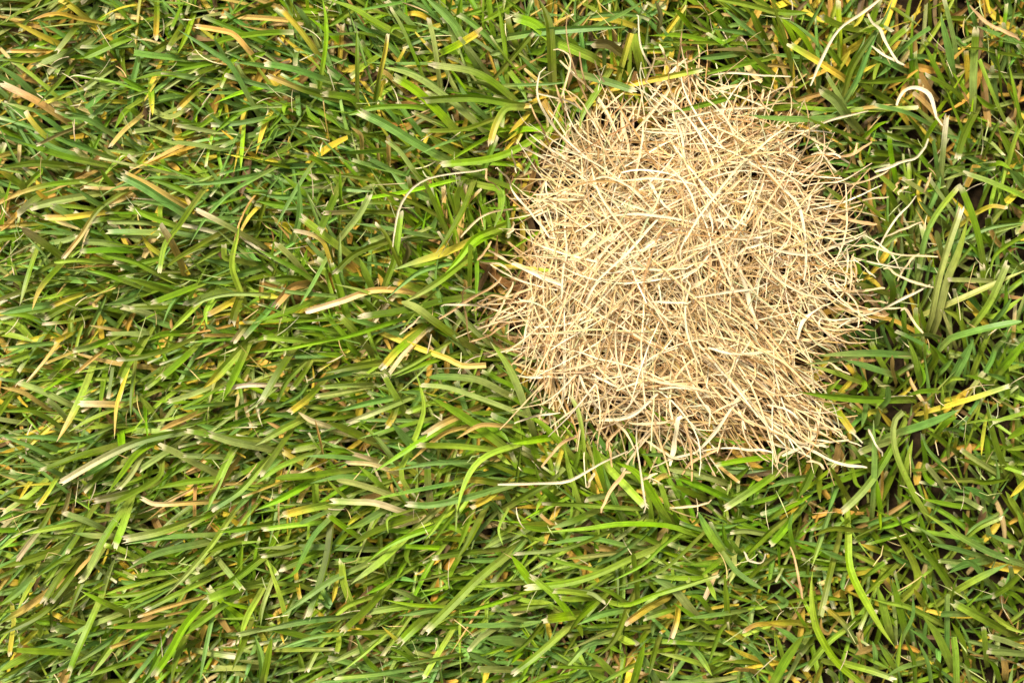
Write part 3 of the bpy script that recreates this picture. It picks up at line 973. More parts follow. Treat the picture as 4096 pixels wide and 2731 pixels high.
g85p! 1280,530 900,530 550,500 270,460
dl60p! 490,540 560,440 670,340
vy70f! 520,560 650,660 780,830
l90p! 1395,370 1340,150 1280,-20
b100p! 1690,350 1800,150 1890,-20
d50p! 1120,500 1250,380 1330,280
b60r! 1030,610 1100,530 1100,410
gd55p! 1560,450 1400,460 1270,500
b85p! 1220,830 1500,740 1770,620
lp75c! 1450,1580 1350,1420 1200,1100 1150,900 1160,730 1240,640
gp85f! 1190,870 1050,1120 880,1360 690,1550
b60p! 960,1510 980,1100 970,720
b45r! 1010,785 880,790
l55p! 1590,650 1600,390
yp55f! 1560,615 1850,530 2210,410
l25p! 1800,750 2000,720 2340,710
d70p! 2190,1210 2080,900 2000,560
b40p! 1670,1190 1480,1000 1400,830
d60p! 1870,1270 2000,1290 2220,1260
d60p 2130,1245 1950,1130 1700,1060
p60f! 2110,1210 1900,1080 1770,990
g75p! 2400,770 2190,900
l55p! 2400,965 2190,990
b80p! 2030,1450 1900,1380 1790,1330
l70p! 2310,1580 2180,1370
y70p! 2400,1250 2220,1430
d90p! 435,1110 350,1300 270,1440
b70p! 340,1245 150,1280 -10,1345
v75p! 90,1570 250,1480 410,1400
d60p! 730,1430 640,1270 560,1130
dp80p! 910,1140 740,930
p80f! 1140,905 1000,950 850,1010
b60c! 2085,60 2050,170 1990,280
o50p! 1140,260 1140,120
y40p! 2000,700 1970,900 1960,1050
g90p! 2120,280 2250,130 2370,-20
v65p! 1040,1580 1010,1400 1000,1250
d60p 1480,270 1540,150 1480,20
l40c 1440,200 1440,20
g60p 1700,260 1580,130 1480,10
b60p 1550,310 1620,240 1700,160
g50p 2050,390 1900,330 1800,310
b60p 2250,390 2150,340 2000,290
l50p 1600,400 1700,340 1820,350
p60c 1650,150 1710,150 1770,140
d60p 2340,330 2250,300 2180,280
b55p 2351,420 2290,350 2240,300
b60p 640,1310 590,1440 550,1570
g50p 1060,1310 1170,1130 1300,900
l60p 1250,1250 1290,1060 1330,900
g60p 1560,830 1650,740 1740,690
b60p 1900,850 1780,750 1660,720
g60p 2020,1060 2000,900 1880,1010
y50f 1430,810 1450,700 1440,560
o60f 1340,600 1400,570 1470,560
d60p 1160,1180 1090,1350 1050,1480
p60f 1640,1380 1550,1250 1460,1140
d60p 1700,1000 1560,880 1440,820
o50p 700,1150 690,1080 670,980
d60p 480,1170 470,1330 480,1470
g60p 760,1140 800,1300 870,1350
p60f 1640,1450 1780,1440 1950,1530
g60p 1900,1520 1700,1500 1400,1440
b50p 2050,1480 2110,1250 2090,1060
g60f 1420,1180 1460,1260 1530,1310
g70p 2351,1060 2250,1000 2130,950
l60f 2100,1120 2200,1150 2351,1200
l45p 1650,990 1660,930 1660,870
yl50f 1700,1000 1720,930 1730,870
l60p 2180,960 2150,880 2110,780
g60p 1380,170 1430,330 1390,430
b60p 900,560 890,650 860,790
y60p 1000,640 940,650 920,690
g60p 800,300 890,400 820,480
p50f 1100,420 1050,400 980,340
@G 0 2048
gp80f! 1130,-20 960,240 800,560 740,620
lv85f! 1175,-20 1120,150 1060,300
ds55f! 470,-20 380,140 270,280 160,430
d55f! 850,-20 740,180 620,370
b70p! 670,230 500,460 300,600
d50p! 890,255 600,410 310,610
d85p! 550,335 300,420 -10,515
d80f! 700,420 550,600 410,820
d70f! 710,510 580,680 470,820
gp60f! 1970,-10 1740,120
lp90f! 1720,90 1450,180 1150,245
b70p! 1820,220 1500,240 1150,295
b80p! 1860,285 1600,340 1400,400 1170,520
pb60p! 1050,220 850,215 670,190
l55f 1280,425 1100,340 950,300
lp60p! 2120,40 1950,290 1750,530 1500,790
g70p! 2400,115 2150,160 2020,185
d80p! 2210,255 2050,300 1900,370
dv65p! 1160,915 950,820 740,720
lg80f! 905,840 800,1080 690,1330 640,1470
d60p! 910,390 720,710 620,1000
l45p! 1350,635 1120,700 950,760
g55p! 1610,620 1300,740 920,780
g55p! 1610,640 1350,770 1080,870
b50p! 1590,675 1400,790 1200,900
ld60f! 1870,635 1600,760 1340,890
o45f! 1750,805 1500,880 1280,950
o30f! 1730,895 1510,950
g85p! 2400,420 2150,610 1930,710
gl95f! 2230,685 2080,730 1900,800
g75f! 2160,770 1850,1000 1650,1130
v85f! 1890,820 1700,1040 1560,1290 1420,1490
d70p! 1710,1130 1620,1350 1570,1570
dg75p! 1670,985 1400,1030 980,1060
d60f 1310,935 1000,1010
pb60p! 1060,945 850,1030 600,1150
bp70p! 1150,1075 900,1240 700,1380
l70p! 1110,1110 950,1330 830,1500
v45p! 1410,1075 1280,1130 1175,1190
b60p! 1370,1100 1200,1280 1080,1380
o50f! 1210,1165 1010,1240
b55p! 710,1245 560,1180 410,1160
d60p! 650,760 300,1000 20,1300
d70p! 560,770 350,950 -10,1130
g70p! 670,1290 300,1270 -10,1260
l85p! 270,1315 -10,1465
b50p! 650,1385 400,1510
bg85p! 310,595 150,740 -10,860
l50p! 310,630 230,760 160,900
l60p! 750,95 500,140 230,200
p65f! 960,155 800,80 600,10
pw80f! 1920,1285 2180,1320
v40p! 2290,880 2150,850 2030,810
l70p! 2370,780 2270,960 2200,1180
p60f! 2400,1070 2190,1120
b50p! 1960,920 1880,1300 1830,1570
pl70f! 2050,490 2140,600 2220,700
b50p 2340,1240 2240,1560
d60p! 2280,1100 2200,1290 2130,1450
o60p! 835,415 760,500 680,590
od80p! 410,755 200,900 -10,1020
y55f! 130,1000 90,1300
g60p 1250,590 1430,560 1700,540
b60p 1060,630 1200,650 1330,670
l40p 1520,590 1640,550 1800,430
p60f 1100,540 1170,570 1240,600
g60p 1430,500 1280,360 1190,310
g70p 1700,410 1500,370 1300,310
p60p 940,760 1000,560 1070,400
y50f 1850,500 1900,450 1950,410
y60f 2380,740 2290,770 2180,810
d60f 2040,500 1900,560 1720,640
b60p 1900,830 1780,890 1730,900
g70p 2210,1090 2130,960 2060,870
d60p 1900,1110 1770,1200 1650,1260
o60p 1850,1190 1720,1130 1570,1060
y60f 330,1090 260,1160 190,1220
p80f! 680,1100 560,1060 500,1080
l70p 330,1170 380,1080 290,990
g60p 1470,1290 1400,1430 1310,1570
g60p 1400,1330 1100,1400 700,1540
b60p 1000,1180 850,1200 720,1280
d60p 260,1380 120,1460 -10,1530
p60f 2351,1420 2200,1430 1950,1430
p50f 2290,1560 2220,1490 2150,1480
o80f 630,1430 600,1500 570,1570
p70f 360,1520 300,1490 260,1480
b60p 2080,300 2150,340 2080,410
g60p 2200,540 2210,400 2230,290
d60p 2230,560 2110,680 2000,720
l50p 850,640 660,660 560,670
l50p 200,180 100,260 -10,350
b60p 330,250 240,330 90,430
@G 1024 2048
bg60p! 680,60 530,220 420,440 350,560 190,640
dg85f! 695,120 660,400 580,700 490,950
b65p! 970,495 700,620 450,790 190,980
l55f! 640,90 350,115 70,155
d60f! 520,250 300,350 60,400
bp65p! 1020,340 600,320 -10,330
b50r! 670,-10 400,105
v65f! 940,220 810,130 660,20
bg80p! 1180,-20 950,110 830,150
d70p! 1440,50 1100,170 810,340
v60p! 1920,190 1750,120 1600,150 1350,240 1150,350 1010,470
lp75p! 1340,270 1150,450 870,660
pl60p! 1660,-20 1380,200
l95f! 2320,380 2050,600 1800,850 1560,1090
g60p! 1985,-10 1900,220 1850,350
l50p! 1750,-10 1560,250
d45p! 1830,0 1720,140 1620,290
d70p! 2070,40 1950,270 1850,430
d65f! 2100,350 1850,380 1640,420
p25p! 1840,-20 1835,180
l28p! 1360,0 1210,60 1215,200
l80f! 875,840 810,650 790,450
lp70f! 1480,850 1250,880 1010,920
v40p! 1760,865 1450,850 1160,800
b60p! 1720,875 1300,950
d80p 1260,555 960,665
g55p! 1290,590 1150,680 1000,755
d75f! 1210,670 1050,860 800,1090
l60r! 1020,785 850,850 730,940
bp80p! 750,955 400,1000 -10,1100
d60p! 500,1155 250,1090 -10,1040
db50p! 1210,1095 600,1130 180,1260
gb55p! 1150,1480 1000,1330 910,1120
lp55f! 270,1260 500,1255 700,1250
p60p! 970,1240 830,1310 700,1380
l40p! 1200,1110 1000,1290 790,1460
dv95f! 1570,950 1450,1060 1330,1180
ly45p! 1440,1320 1300,1180 1150,1040
g55p! 1470,1360 1340,1290 1220,1240
l60f! 1750,1170 1640,1350 1540,1520
lp60f! 1860,1300 1650,1340 1380,1390
bl60f! 1460,1425 1100,1480 740,1515
b45p 1140,1510 800,1540 540,1560
b80r! 2190,1395 2060,1330 1960,1280
p70f! 2300,1440 2040,1440
b55p! 2400,1030 2000,1040 1830,1020
b90p! 2400,1190 2100,1160
p60f! 2180,1070 2050,1160 1960,1260
b75p! 60,1580 50,1350 -10,1130
g80p! 70,1540 120,1300 150,1130
l60p! 285,1020 250,850 190,660 100,430
pd50p! 135,660 60,870 40,1050
l30p! 2310,-20 2230,150 2270,310
v50p! 2400,765 2100,860 1850,930
l60p! 2400,645 2000,680
gd90f! 610,355 400,440 240,510
l55p 430,1450 390,1280
lp55f! 660,1150 560,1270 470,1450
y50p! 740,640 700,830
y60p 970,10 900,60 840,120
l60f! 90,440 140,500 190,560
d50p 480,700 350,660 0,660
g60p 200,160 160,280 80,380
d80p 270,420 200,560 140,680
l60p 360,700 240,740 120,780
b60p 600,700 680,860 560,780
d60p 840,180 760,290 700,340
g60p 1020,460 830,480 680,510
b50p 1000,430 850,440 700,430
d60p 1420,260 1380,400 1420,490
g50p 1380,440 1330,520 1280,620
b50p 1230,600 1370,610 1480,640
p60p! 1470,790 1340,730 1220,700
d60p 1950,260 1730,240 1510,250
g60p 1860,420 1780,570 1740,690
g80p 1640,500 1730,600 1810,710
b60p 2290,430 2100,440 1880,440
d50p 2090,590 1850,600 1680,620
l60p 2180,900 2100,990 2050,1040
p60f 2351,870 2270,890 2190,890
b60p! 2400,980 2310,970 2240,940
l50f 1970,1060 1900,1120 1870,1140
b60p 1830,1240 1950,1320 1890,1350
p60f 1620,1310 1530,1290 1450,1270
o60f 1810,1250 1720,1290 1650,1330
b80p 1940,1480 1910,1520 1890,1560
b50p 2150,60 2050,170 1930,330
d60p 2351,140 2240,200 2150,250
p60p 2351,200 2220,250 2080,340
y60p 60,1140 90,1200 80,1290
g70p 380,1370 280,1370 200,1370
b60p 400,1410 300,1440 180,1500
g60p 730,1300 600,1370 510,1430
l60f 760,1130 760,1200 740,1290
y40p 210,990 230,1100 260,1210
g60p 1100,1150 960,1100 860,1070
b60p 720,1030 600,1060 490,1120
g60p 1060,990 1000,1040 900,1040
p60c 990,1360 950,1390 910,1410
b60p 1640,1480 1500,1490 1330,1530
b60p 1700,1160 1580,1160 1450,1150
g60p 2250,1500 2150,1530 2100,1560
@G 2048 2048
vl55p! 1610,180 1400,120 1000,110 700,150 270,185
lv75f! 1320,330 1100,420 800,560 500,650 140,690
vl75f! 580,990 400,770 190,590
vl55f! 920,830 1060,850 1300,760 1600,670 1880,580
gv40p! 1580,170 1370,320 1200,480 880,650
d40p! 1740,210 1400,520 1100,640 900,710
d60r! 1155,790 1140,570 1110,370
b60p! 1150,260 950,400 700,510
dp45f! 960,145 750,240 450,340 30,380
l45p! 810,535 500,470 170,380
b55p! 1060,305 700,240 290,300
d70p! 575,40 520,180 450,320
dp70p! 720,10 530,90 350,150
pl50p! 920,375 480,430
lp60p! 490,345 310,440 150,550
v85p! 180,650 90,520 -10,390
lb90p! 1925,350 1800,170 1700,-20
pb95p! 1660,910 1480,700 1260,590
p60f! 600,710 740,740 840,810
g50p! 1020,805 880,720 720,670
d70p! 1065,870 950,1150 790,1330
lg75f! 500,1070 250,1290 20,1470
bl70p! 900,1170 700,1210 560,1350 430,1500
vd75p! 800,800 620,960 500,1130
d60p! 560,1000 620,1060 650,1150
yo85f! 1250,870 1060,1000
lp65f! 1480,885 1220,970
ys80f! 1520,860 1500,1000 1450,1160
g50p! 1750,1020 1600,910 1480,830
b50p! 1680,1080 1490,1120
d65p! 1980,1030 1970,800 1950,570
g60p! 1910,440 1740,580
l50p! 1870,450 1640,480
b50p! 2010,920 1800,950 1620,970
g70p! 2400,150 2200,340 2150,370
d50p! 2310,470 2120,660
bl70p! 1640,1220 1750,1350 1840,1500
d50p! 1960,1030 1900,1110 1800,1400
v85p! 1110,1580 1160,1400 1220,1190
b70r! 1340,1570 1250,1420 1200,1330
d65p! 1335,1190 1290,1350 1260,1490
lp60p! 1760,1400 1550,1330 1340,1290
g45f! 1850,1215 1480,1190
lb50p! 1110,1405 900,1520 810,1570
l75p! 950,1500 780,1340 670,1280
b75p! 1040,885 800,940 600,1030
g50p 970,1030 650,1055
dp55p! 1260,1045 900,1090 480,1280
yo55f! 2400,1020 2240,1030 2130,1090
yl45p! 2240,1345 2100,1290 1970,1215
b55p! 2340,1400 2200,1250 2080,1200
o75c! 2200,1440 2060,1430
dg60p! 290,1000 150,1170 20,1290
vd95f! 540,950 310,980
b55p -10,1050 290,1000
g45f! 800,1430 390,1410
g60p 400,170 200,150 20,110
d60p 420,100 250,110 30,120
b60p 1400,560 1500,640 1300,600
p60c 1530,570 1600,600 1630,640
l55p! 1800,640 1840,720 1880,810
g60p 1800,880 1720,780 1610,760
b60p! 1960,410 2080,560 2351,740
p55p! 2040,410 2040,540 1990,660
g60p 2020,340 1960,270 1930,100
l60p 2100,400 2050,320 1990,240
b50p 1860,130 1980,130 2070,110
p60f 2351,200 2150,170 2020,180
d40p! 2351,640 2180,710 2020,710
l50p 2150,880 2300,870 2351,860
b60p 1880,1150 1980,1200 2040,1190
l35p 1460,480 1480,580 1460,660
g70p 1750,560 1640,530 1560,490
y60p 2130,1160 2060,1120 1950,1080
b50p 200,1430 280,1370 340,1330
g60p -20,1300 60,1260 140,1180
v50p 110,1260 50,1320 -10,1390
b60p 480,1360 300,1270 110,1240
g60p 830,1180 960,1260 1030,1290
l70p! 990,1150 1060,1190 1140,1210
d60p! 1240,1090 1190,1160 1170,1210
b60p 1380,1000 1300,1040 1290,1140
y60f 1420,1020 1400,1060 1370,1090
l60p 60,830 250,830 380,830
d60p -20,890 150,870 350,850
b60p 620,860 550,820 490,800
l60f! 750,760 560,730 390,720
l55f! 680,790 550,800 440,790
b60p 120,250 50,330 -10,390
l60p 220,320 190,250 120,200
g60p 780,280 780,370 750,260
g60p 1000,100 980,40 960,-20
b60p 1370,60 1240,200 1160,270
l60p 1440,180 1400,250 1370,310
g70p 1350,290 1200,220 1050,190
l50p! 1440,90 1380,40 1340,-20
g60p 1560,130 1510,70 1480,-10
b70p 500,1560 650,1440 740,1390
v40p! 420,1520 320,1550 200,1570
o60f 760,360 670,310 630,280
o70f 920,340 850,330 780,330
@G 3072 2048
vl85p! 735,230 740,450 790,620 930,880 1050,1080 1170,1240
vl75p! 880,1580 640,1380 480,1130 420,950 400,700 410,540
bl60p! 570,-20 480,250 400,510
dp75c! 605,410 560,600 480,950
ld75p! 1220,805 1370,650 1350,480 1250,300 1130,140
vd65p! 320,795 500,780 730,805
v45p! 1020,-20 1035,170
bl75p! 2330,470 2050,370 1800,240 1600,110 1410,-10
lp60f! 1800,240 1950,130 2150,40
b60p! 1940,395 1700,330 1470,280
b75p! 1980,450 1800,480 1650,560
lb75p! 1680,745 1900,620 2200,475
d70f! 2330,550 2200,680 2060,770
d80p! 1690,700 1560,500 1400,300 1270,160
p55f! 1810,460 1570,440
pb75c! 1900,930 1590,930
bp80c! 1640,1310 1640,1000 1640,760
dl90f! 2210,1105 1950,960 1710,830
l60p! 1550,1000 1300,870 1100,830 940,790
l95p! 1105,1060 1050,850 1000,670
g75p! 1260,1090 1200,850 1140,600
d70p! 1180,470 1000,650 870,780
l55f! 890,590 1080,450
py60f! 805,1190 700,1020 535,870
lp75f! 700,1385 950,1450 1150,1520
gd60p! 1350,1580 1330,1350 1250,1150
b40p! 1245,1130 1330,950 1330,750
b50p! 1500,1580 1460,1360 1375,1180
l90p! 1690,1400 1550,1120 1420,950
b55p! 1540,1280 1430,1150 1300,1070
l85c! 1730,1580 1720,1300 1700,1150
p75f! 2400,1300 2030,1270
p60f! 2400,1270 2200,1190 2040,1140
l65f! 2000,1340 1990,1200 1980,1060
b50p! 1440,1370 1250,1420 1090,1500
gd100p! 40,1580 180,1330 340,1110
dp80f! 430,1120 300,1290
ld60f! 700,1080 550,1200 350,1440
b70p! 310,1235 180,1120 60,1050
y65p! 260,1010 -10,1010
o45p! 600,1040 550,1110 490,1060 490,960
o60p! 960,1235 800,1310
b60p! 710,435 470,340
g75f! 230,40 130,180 30,290
gb50p! 240,340 200,150 230,-10
d60p! 790,160 580,150 390,230
dy70p! 1090,375 850,290
yd70p! 430,1580 500,1370
l55p! 2360,190 2290,-20
lb60p! 1170,1440 1080,1300 1010,1180
g60p 1340,30 1180,100 1000,160
b60p 880,130 1000,80 1160,40
b40p 2100,20 1900,130 1810,220
g60p 1450,260 1420,130 1390,0
g60p 1900,110 1830,60 1790,-10
b50p 2250,280 2150,250 2000,190
b60p! 1990,600 1880,470 1760,430
l40p! 1680,800 1710,660 1760,560
g60p 1420,870 1430,760 1440,670
d60p 1820,1330 1780,1170 1680,1000
l60p 2080,950 2200,1040 2351,1110
d60p 2351,1150 2230,1160 2100,1150
g60p 1940,940 2010,880 2000,830
b50p 2300,950 2150,850 2050,880
g60p 2351,830 2250,750 2150,720
d60f! 1570,1500 1580,1430 1530,1360
b60p 1540,1330 1560,1250 1570,1450
y40p 1400,1340 1470,1370 1510,1400
p50p 1860,1570 1820,1450 1790,1380
g60p 2120,1540 2080,1410 2010,1340
d60p 1880,1390 1880,1340 1820,1320
o60f 2180,1500 2180,1430 2170,1350
b60p 700,560 680,680 710,720
d60p 350,520 260,490 60,490
b60p 450,570 300,570 160,570
g60p 420,440 280,410 180,400
l50p 140,1340 100,1200 70,1110
b70p 40,870 170,830 30,740
d60p 150,850 120,760 130,680
g60p 830,1000 720,1080 560,1180
l60p 610,600 620,650 600,630
y60p 700,790 680,740 690,680
g60p 1270,1000 1170,990 1110,940
b60p 990,1390 980,1270 960,1180
d60p 850,1170 900,1070 970,1000
d60p 900,940 800,970 740,1060
g60p 840,1290 1000,1370 1130,1440
p60f 640,1560 610,1500 540,1450
d50p 1000,900 1100,960 1180,1060
l50p 960,870 955,800 950,760
b60p 1300,480 1200,430 1130,370
y50p! 1410,820 1380,760 1340,700
l40p 1240,490 1210,520 1180,560
"""
STRAWS = """
@S 2048 0
t30 900,1320 800,1120 680,860 560,560 510,300 505,140
t25 690,840 650,620 620,480
s25 1100,1250 960,960 870,800 760,560
w20 1320,900 1290,680 1180,500 1150,300 1145,140
s25 1150,1110 1240,720 1300,470
s25 1460,660 1350,420
t25 1500,740 1530,500 1560,290
w40 1250,950 1450,690 1610,540
s20 1180,630 1450,580 1650,540 1800,460
s35 1000,1300 780,900 560,680 440,560
s20 360,1110 480,800 530,560 380,460
w25 860,1300 700,1050 560,940 400,890 240,860
t25 440,1570 250,1130 170,960
w30 450,1560 270,1450 90,1370
w25 810,1570 480,1280 300,1020 255,850 310,620
s20 280,1540 350,1340 450,1290 630,1265 700,1080
s30 1690,710 1730,790 1830,830 2100,825
w25 2400,1020 2000,870 1790,820
s25 2300,720 2000,800 1800,870
w25 2560,705 2351,700 2000,685 1790,720
s25 1510,1050 1500,930 1560,760 1700,600
w25 1590,1450 1570,1250 1510,1080 1500,900
s25 1340,1060 1620,880
t25 1580,1050 1650,700 1650,620
s40 1090,1260 1350,950 1490,760
s40 1075,1430 1040,1200 1030,1040
w25 2360,1000 1900,1000 1490,1100
s25 800,970 1000,1010 1300,1010 1560,1000
w25 1180,1200 1500,1230 1700,1240 1900,1150
s25 500,960 560,1080 700,1250 850,1320
t25 400,780 460,950 540,1080
s28 2310,820 2310,1020
w22 40,1590 0,1400
@S 3072 0
w34 390,790 540,470 680,260 880,130 1000,30 1050,-30
w35 920,130 980,220 1060,280 1140,430 1250,600
w28 1250,600 1110,530 955,425
t40 1850,50 2000,200 2150,290 2310,370
w45 1180,970 1260,850 1380,815 1500,880 1560,1040 1600,1150
w28 110,1430 330,1240 520,1120 750,1060 920,1020
w35 980,1580 1200,1490 1360,1430 1470,1280
s30 620,1400 300,1230 150,1150
w25 630,1580 450,1350 410,1260
w30 750,1500 600,1430 400,1420
s30 110,1430 240,1150
t40 620,1450 780,1420 950,1310
t30 720,1570 780,1440 830,1320
w25 -20,1420 120,1400 300,1500
w25 110,1400 60,1150 130,1100
s25 120,1410 330,1230 290,1180
@S 1024 683
w25 1255,700 1300,430 1350,280 1450,140 1600,50 1800,10 2110,-15
t35 1680,1360 1850,1250 2050,1130 2250,980
w25 2360,1310 2000,1250 1700,1245
s25 2360,350 2150,390 2000,480 1880,610
s20 1510,1335 1400,1430 1320,1500
n22 1965,1560 1930,1280 1920,1120 1980,1060
s30 2360,870 2230,790 2140,740
t30 2030,820 2120,720 2160,650
s28 2360,1020 2260,1170 2130,1430
t25 2350,1180 2150,1150 2010,1290
s30 2360,470 2280,580 2351,530
s25 2080,1500 2210,1310 2360,1240
w25 2360,190 2270,60 2200,-20
t25 2120,-20 2150,120 2240,180
s25 2050,830 2220,870 2351,960
t25 1960,1570 2100,1500 2351,1390
@S 2048 683
w25 660,130 870,50 1100,120 1250,230
w25 1000,90 1400,80 1700,140
w50 0,850 300,1000 460,1080
w30 650,1260 760,1050 850,1000 1020,990
s30 560,850 700,770 1000,560 1250,420
w30 760,1040 950,880 1250,580 1400,400
w35 1250,90 1300,190 1400,330 1460,370
w30 950,410 1300,440 1700,490
w22 1590,1000 1550,770 1600,600 1640,440
s30 1060,1130 1300,1250 1500,1400
w30 0,180 250,450 400,620
w50 2050,830 2130,1000 2200,1300 2250,1450
w30 1680,1160 1900,1130 2200,1090 2351,1030
w25 1560,1000 1700,910 1810,790 1840,740
g25 1040,680 1150,830 1220,880
g22 60,1170 300,1260 430,1410
g25 1000,280 1150,330 1300,380
g22 1400,80 1340,300 1200,600 1150,780
s30 200,220 500,210 660,230
s30 200,270 500,290 700,300
w25 300,80 340,250 390,350 400,470
w25 450,1180 460,900 480,800 480,600
w28 1280,1200 1560,1190 1640,1200
w25 1800,260 1830,410 1840,570
w30 2060,780 2200,710 2351,690
w25 1180,960 1300,1000 1500,990 1700,900
s40 640,680 760,560 640,700
s40 1640,1090 1870,940
w25 2350,590 2150,620 2010,620
w25 1870,460 2000,440 2150,500
@S 3072 683
w35 -10,-10 110,150 250,320 310,500 340,700 330,1000
w20 1030,860 1000,780 1080,600 1200,430 1330,290 1360,230
w35 870,590 600,690 400,770 150,750 -10,690
w20 870,590 1000,690 1150,800 1220,920
s22 770,690 960,690 1200,760 1560,790
w22 770,780 1050,850 1340,885
t45 1000,490 850,460 600,380
s28 1060,900 1110,900 1180,970 1400,1040 1520,1070
w30 1490,1045 1330,1140 1150,1230 1000,1300 790,1370
s25 1190,1010 1310,820 1390,760
t50 590,1260 850,1270 1110,1310
s28 870,1330 1000,1290 1270,1275
t25 780,1130 790,900 770,780
s22 1420,470 1250,540 1060,620
s22 1110,240 920,280 700,330
w22 990,980 850,870 780,800
w55 270,1550 350,1380 500,1260
w35 500,1550 490,1350
s35 1425,1490 1220,1280
s25 1110,-10 900,80 700,120
w25 600,960 640,1060 760,1110 1000,1130
w25 500,130 410,240 330,450
s22 740,1190 760,1080 790,760
s30 620,1100 850,1100 1070,1080
s30 500,930 560,1130 540,1200
w25 720,700 730,900 700,1060
t25 1500,20 1440,200
t25 1200,90 1150,190
s28 1290,140 1200,220
s25 880,1200 1100,1200
s30 560,1400 800,1390 940,1380
w25 540,1530 700,1400 880,1330
@S 2048 1366
w25 470,-10 475,300 465,540 430,630
s30 420,290 620,230 850,160
s30 1070,740 1400,710 1700,640
w50 820,720 1000,710 1160,640 1330,480
w35 -130,1310 0,1305 200,1300 500,1270 700,1170 850,1090 1060,1005
w25 1150,690 1140,900 1170,1200 1210,1570
w40 1670,1030 1850,850 2050,570 2140,440
w60 1450,1140 1500,950 1560,690
t35 1560,1220 1650,1110 1910,955
t30 1650,1280 1640,1000 1580,740
w25 1910,970 1500,1060 1290,1150
w30 2400,1020 2150,1000 1890,980
t35 270,1150 450,930 620,830
t40 820,1570 950,1350 1080,1200
s35 690,1340 760,1220
w25 1810,780 1790,600 1590,610
s25 1820,670 2050,570 2260,530
w35 2400,95 2050,130 1800,50
w25 1800,430 1820,200
w25 2190,-10 2000,240 1850,300
s30 1450,1520 1650,1490 1830,1450
s35 1210,1270 1330,1210
w28 680,290 900,400 1100,500
w28 600,260 700,470 820,640
s28 930,720 1030,850 1110,1000
s28 1200,880 1450,1040 1600,1050
t35 860,1000 880,900 980,800
t28 920,1150 900,1000 880,890
w28 20,750 200,690 440,650
t28 20,200 250,280 400,310
s30 1100,240 1300,350 1600,400 1900,470
w28 1350,430 1550,400 1800,420
w25 1620,730 1700,830 1850,980
@S 3072 1366
s30 480,795 680,800 720,890
w35 910,1155 700,1130 550,1080 280,950
w45 130,1050 300,970 440,860 490,600
w40 560,960 370,990
w25 330,640 450,680 560,740 680,890 860,960
s25 520,610 700,590
s20 60,1240 150,1130 230,1030
s30 70,1140 90,1030 180,1000
w30 -10,580 150,640 280,720
t35 280,260 400,330 520,430
t30 450,290 560,370 600,390
w28 0,790 200,880 360,970
t32 120,770 220,770 300,765
w25 350,880 550,920 740,900
s28 540,190 650,240 750,300
w25 -10,910 200,970 400,1060
w26 920,800 960,910 1050,1050
s30 350,1100 450,1110 520,1165
s25 200,240 300,230 350,240
s28 250,700 400,790 560,850
t28 0,470 150,480 270,460
@S 2048 2048
w28 2130,360 2180,440 2310,470 2345,380
@S 3072 2048
t28 320,795 290,650 250,470 205,320
"""

def read(text):
    res, ox, oy = [], 0, 0
    for ln in text.strip().splitlines():
        f = ln.split()
        if f[0][0] == '@': ox, oy = float(f[1]), float(f[2]); continue
        h = f[0]; i = 0
        while h[i].isalpha(): i += 1
        j = i
        while j < len(h) and h[j].isdigit(): j += 1
        pts = [(ox + float(a.split(',')[0]) * 0.43554, oy + float(a.split(',')[1]) * 0.43554) for a in f[1:]]
        res.append(dict(code=h[:i], w=float(h[i:j]) * 0.43554 * 0.81, tip=h[j] if j < len(h) else 'p', top=h.endswith('!'), pts=pts))
    return res

blades, straws = read(BLADES), read(STRAWS)

# ------------------------------------------------------------------ the setting: bare soil under everything
G = 160; gx = np.linspace(-0.5, 0.5, G)
X, Y = np.meshgrid(gx, gx)
zz = 0.0016 * np.sin(X * 61 + 1.3 * np.sin(Y * 47)) * np.cos(Y * 53 + 0.7) + 0.0012 * rng.standard_normal(X.shape)
edge = np.clip((0.5 - np.maximum(abs(X), abs(Y))) / 0.08, 0, 1)
zz = zz * edge - 0.002 * edge
idx = np.arange(G * G).reshape(G, G)
vv = np.stack([X, Y, zz], -1).reshape(-1, 3).tolist()
fq = np.stack([idx[:-1, :-1], idx[:-1, 1:], idx[1:, 1:], idx[1:, :-1]], -1).reshape(-1, 4).tolist()
# the sheet goes on flat to the horizon
ring_in = [int(idx[0, 0]), int(idx[0, -1]), int(idx[-1, -1]), int(idx[-1, 0])]
b0 = len(vv); vv += [[-60, -60, 0], [60, -60, 0], [60, 60, 0], [-60, 60, 0]]
sides = [idx[0, :], idx[:, -1], idx[-1, ::-1], idx[::-1, 0]]
for k in range(4):
    e = [int(i) for i in sides[k]]
    fq.append([b0 + k, b0 + (k + 1) % 4] + e[::-1])
me = bpy.data.meshes.new('soil'); me.from_pydata(vv, [], fq); me.update()
for p in me.polygons: p.use_smooth = True
me.materials.append(M_SOIL)
tag(link('soil_ground', me), 'dark brown soil under the lawn', 'soil', kind='structure')

# ------------------------------------------------------------------ blades from the plan
SEG = 17
T_ALL = np.concatenate([np.linspace(0, 0.9, 12), [0.94, 0.97, 1.0]])     # rings along the part seen from above, closer at the tip
def profile(tip, t):
    if tip == 'p': return np.clip(1.0 - np.clip((t - 0.45) / 0.55, 0, 1) ** 1.9, 0.05, 1)
    if tip == 'r': return np.clip(np.sqrt(np.clip(1 - np.clip((t - 0.8) / 0.2, 0, 1) ** 2, 0, 1)), 0.25, 1)
    if tip == 'c': return np.full(t.shape, 0.97)
    return 1.0 - 0.10 * np.clip((t - 0.7) / 0.3, 0, 1)

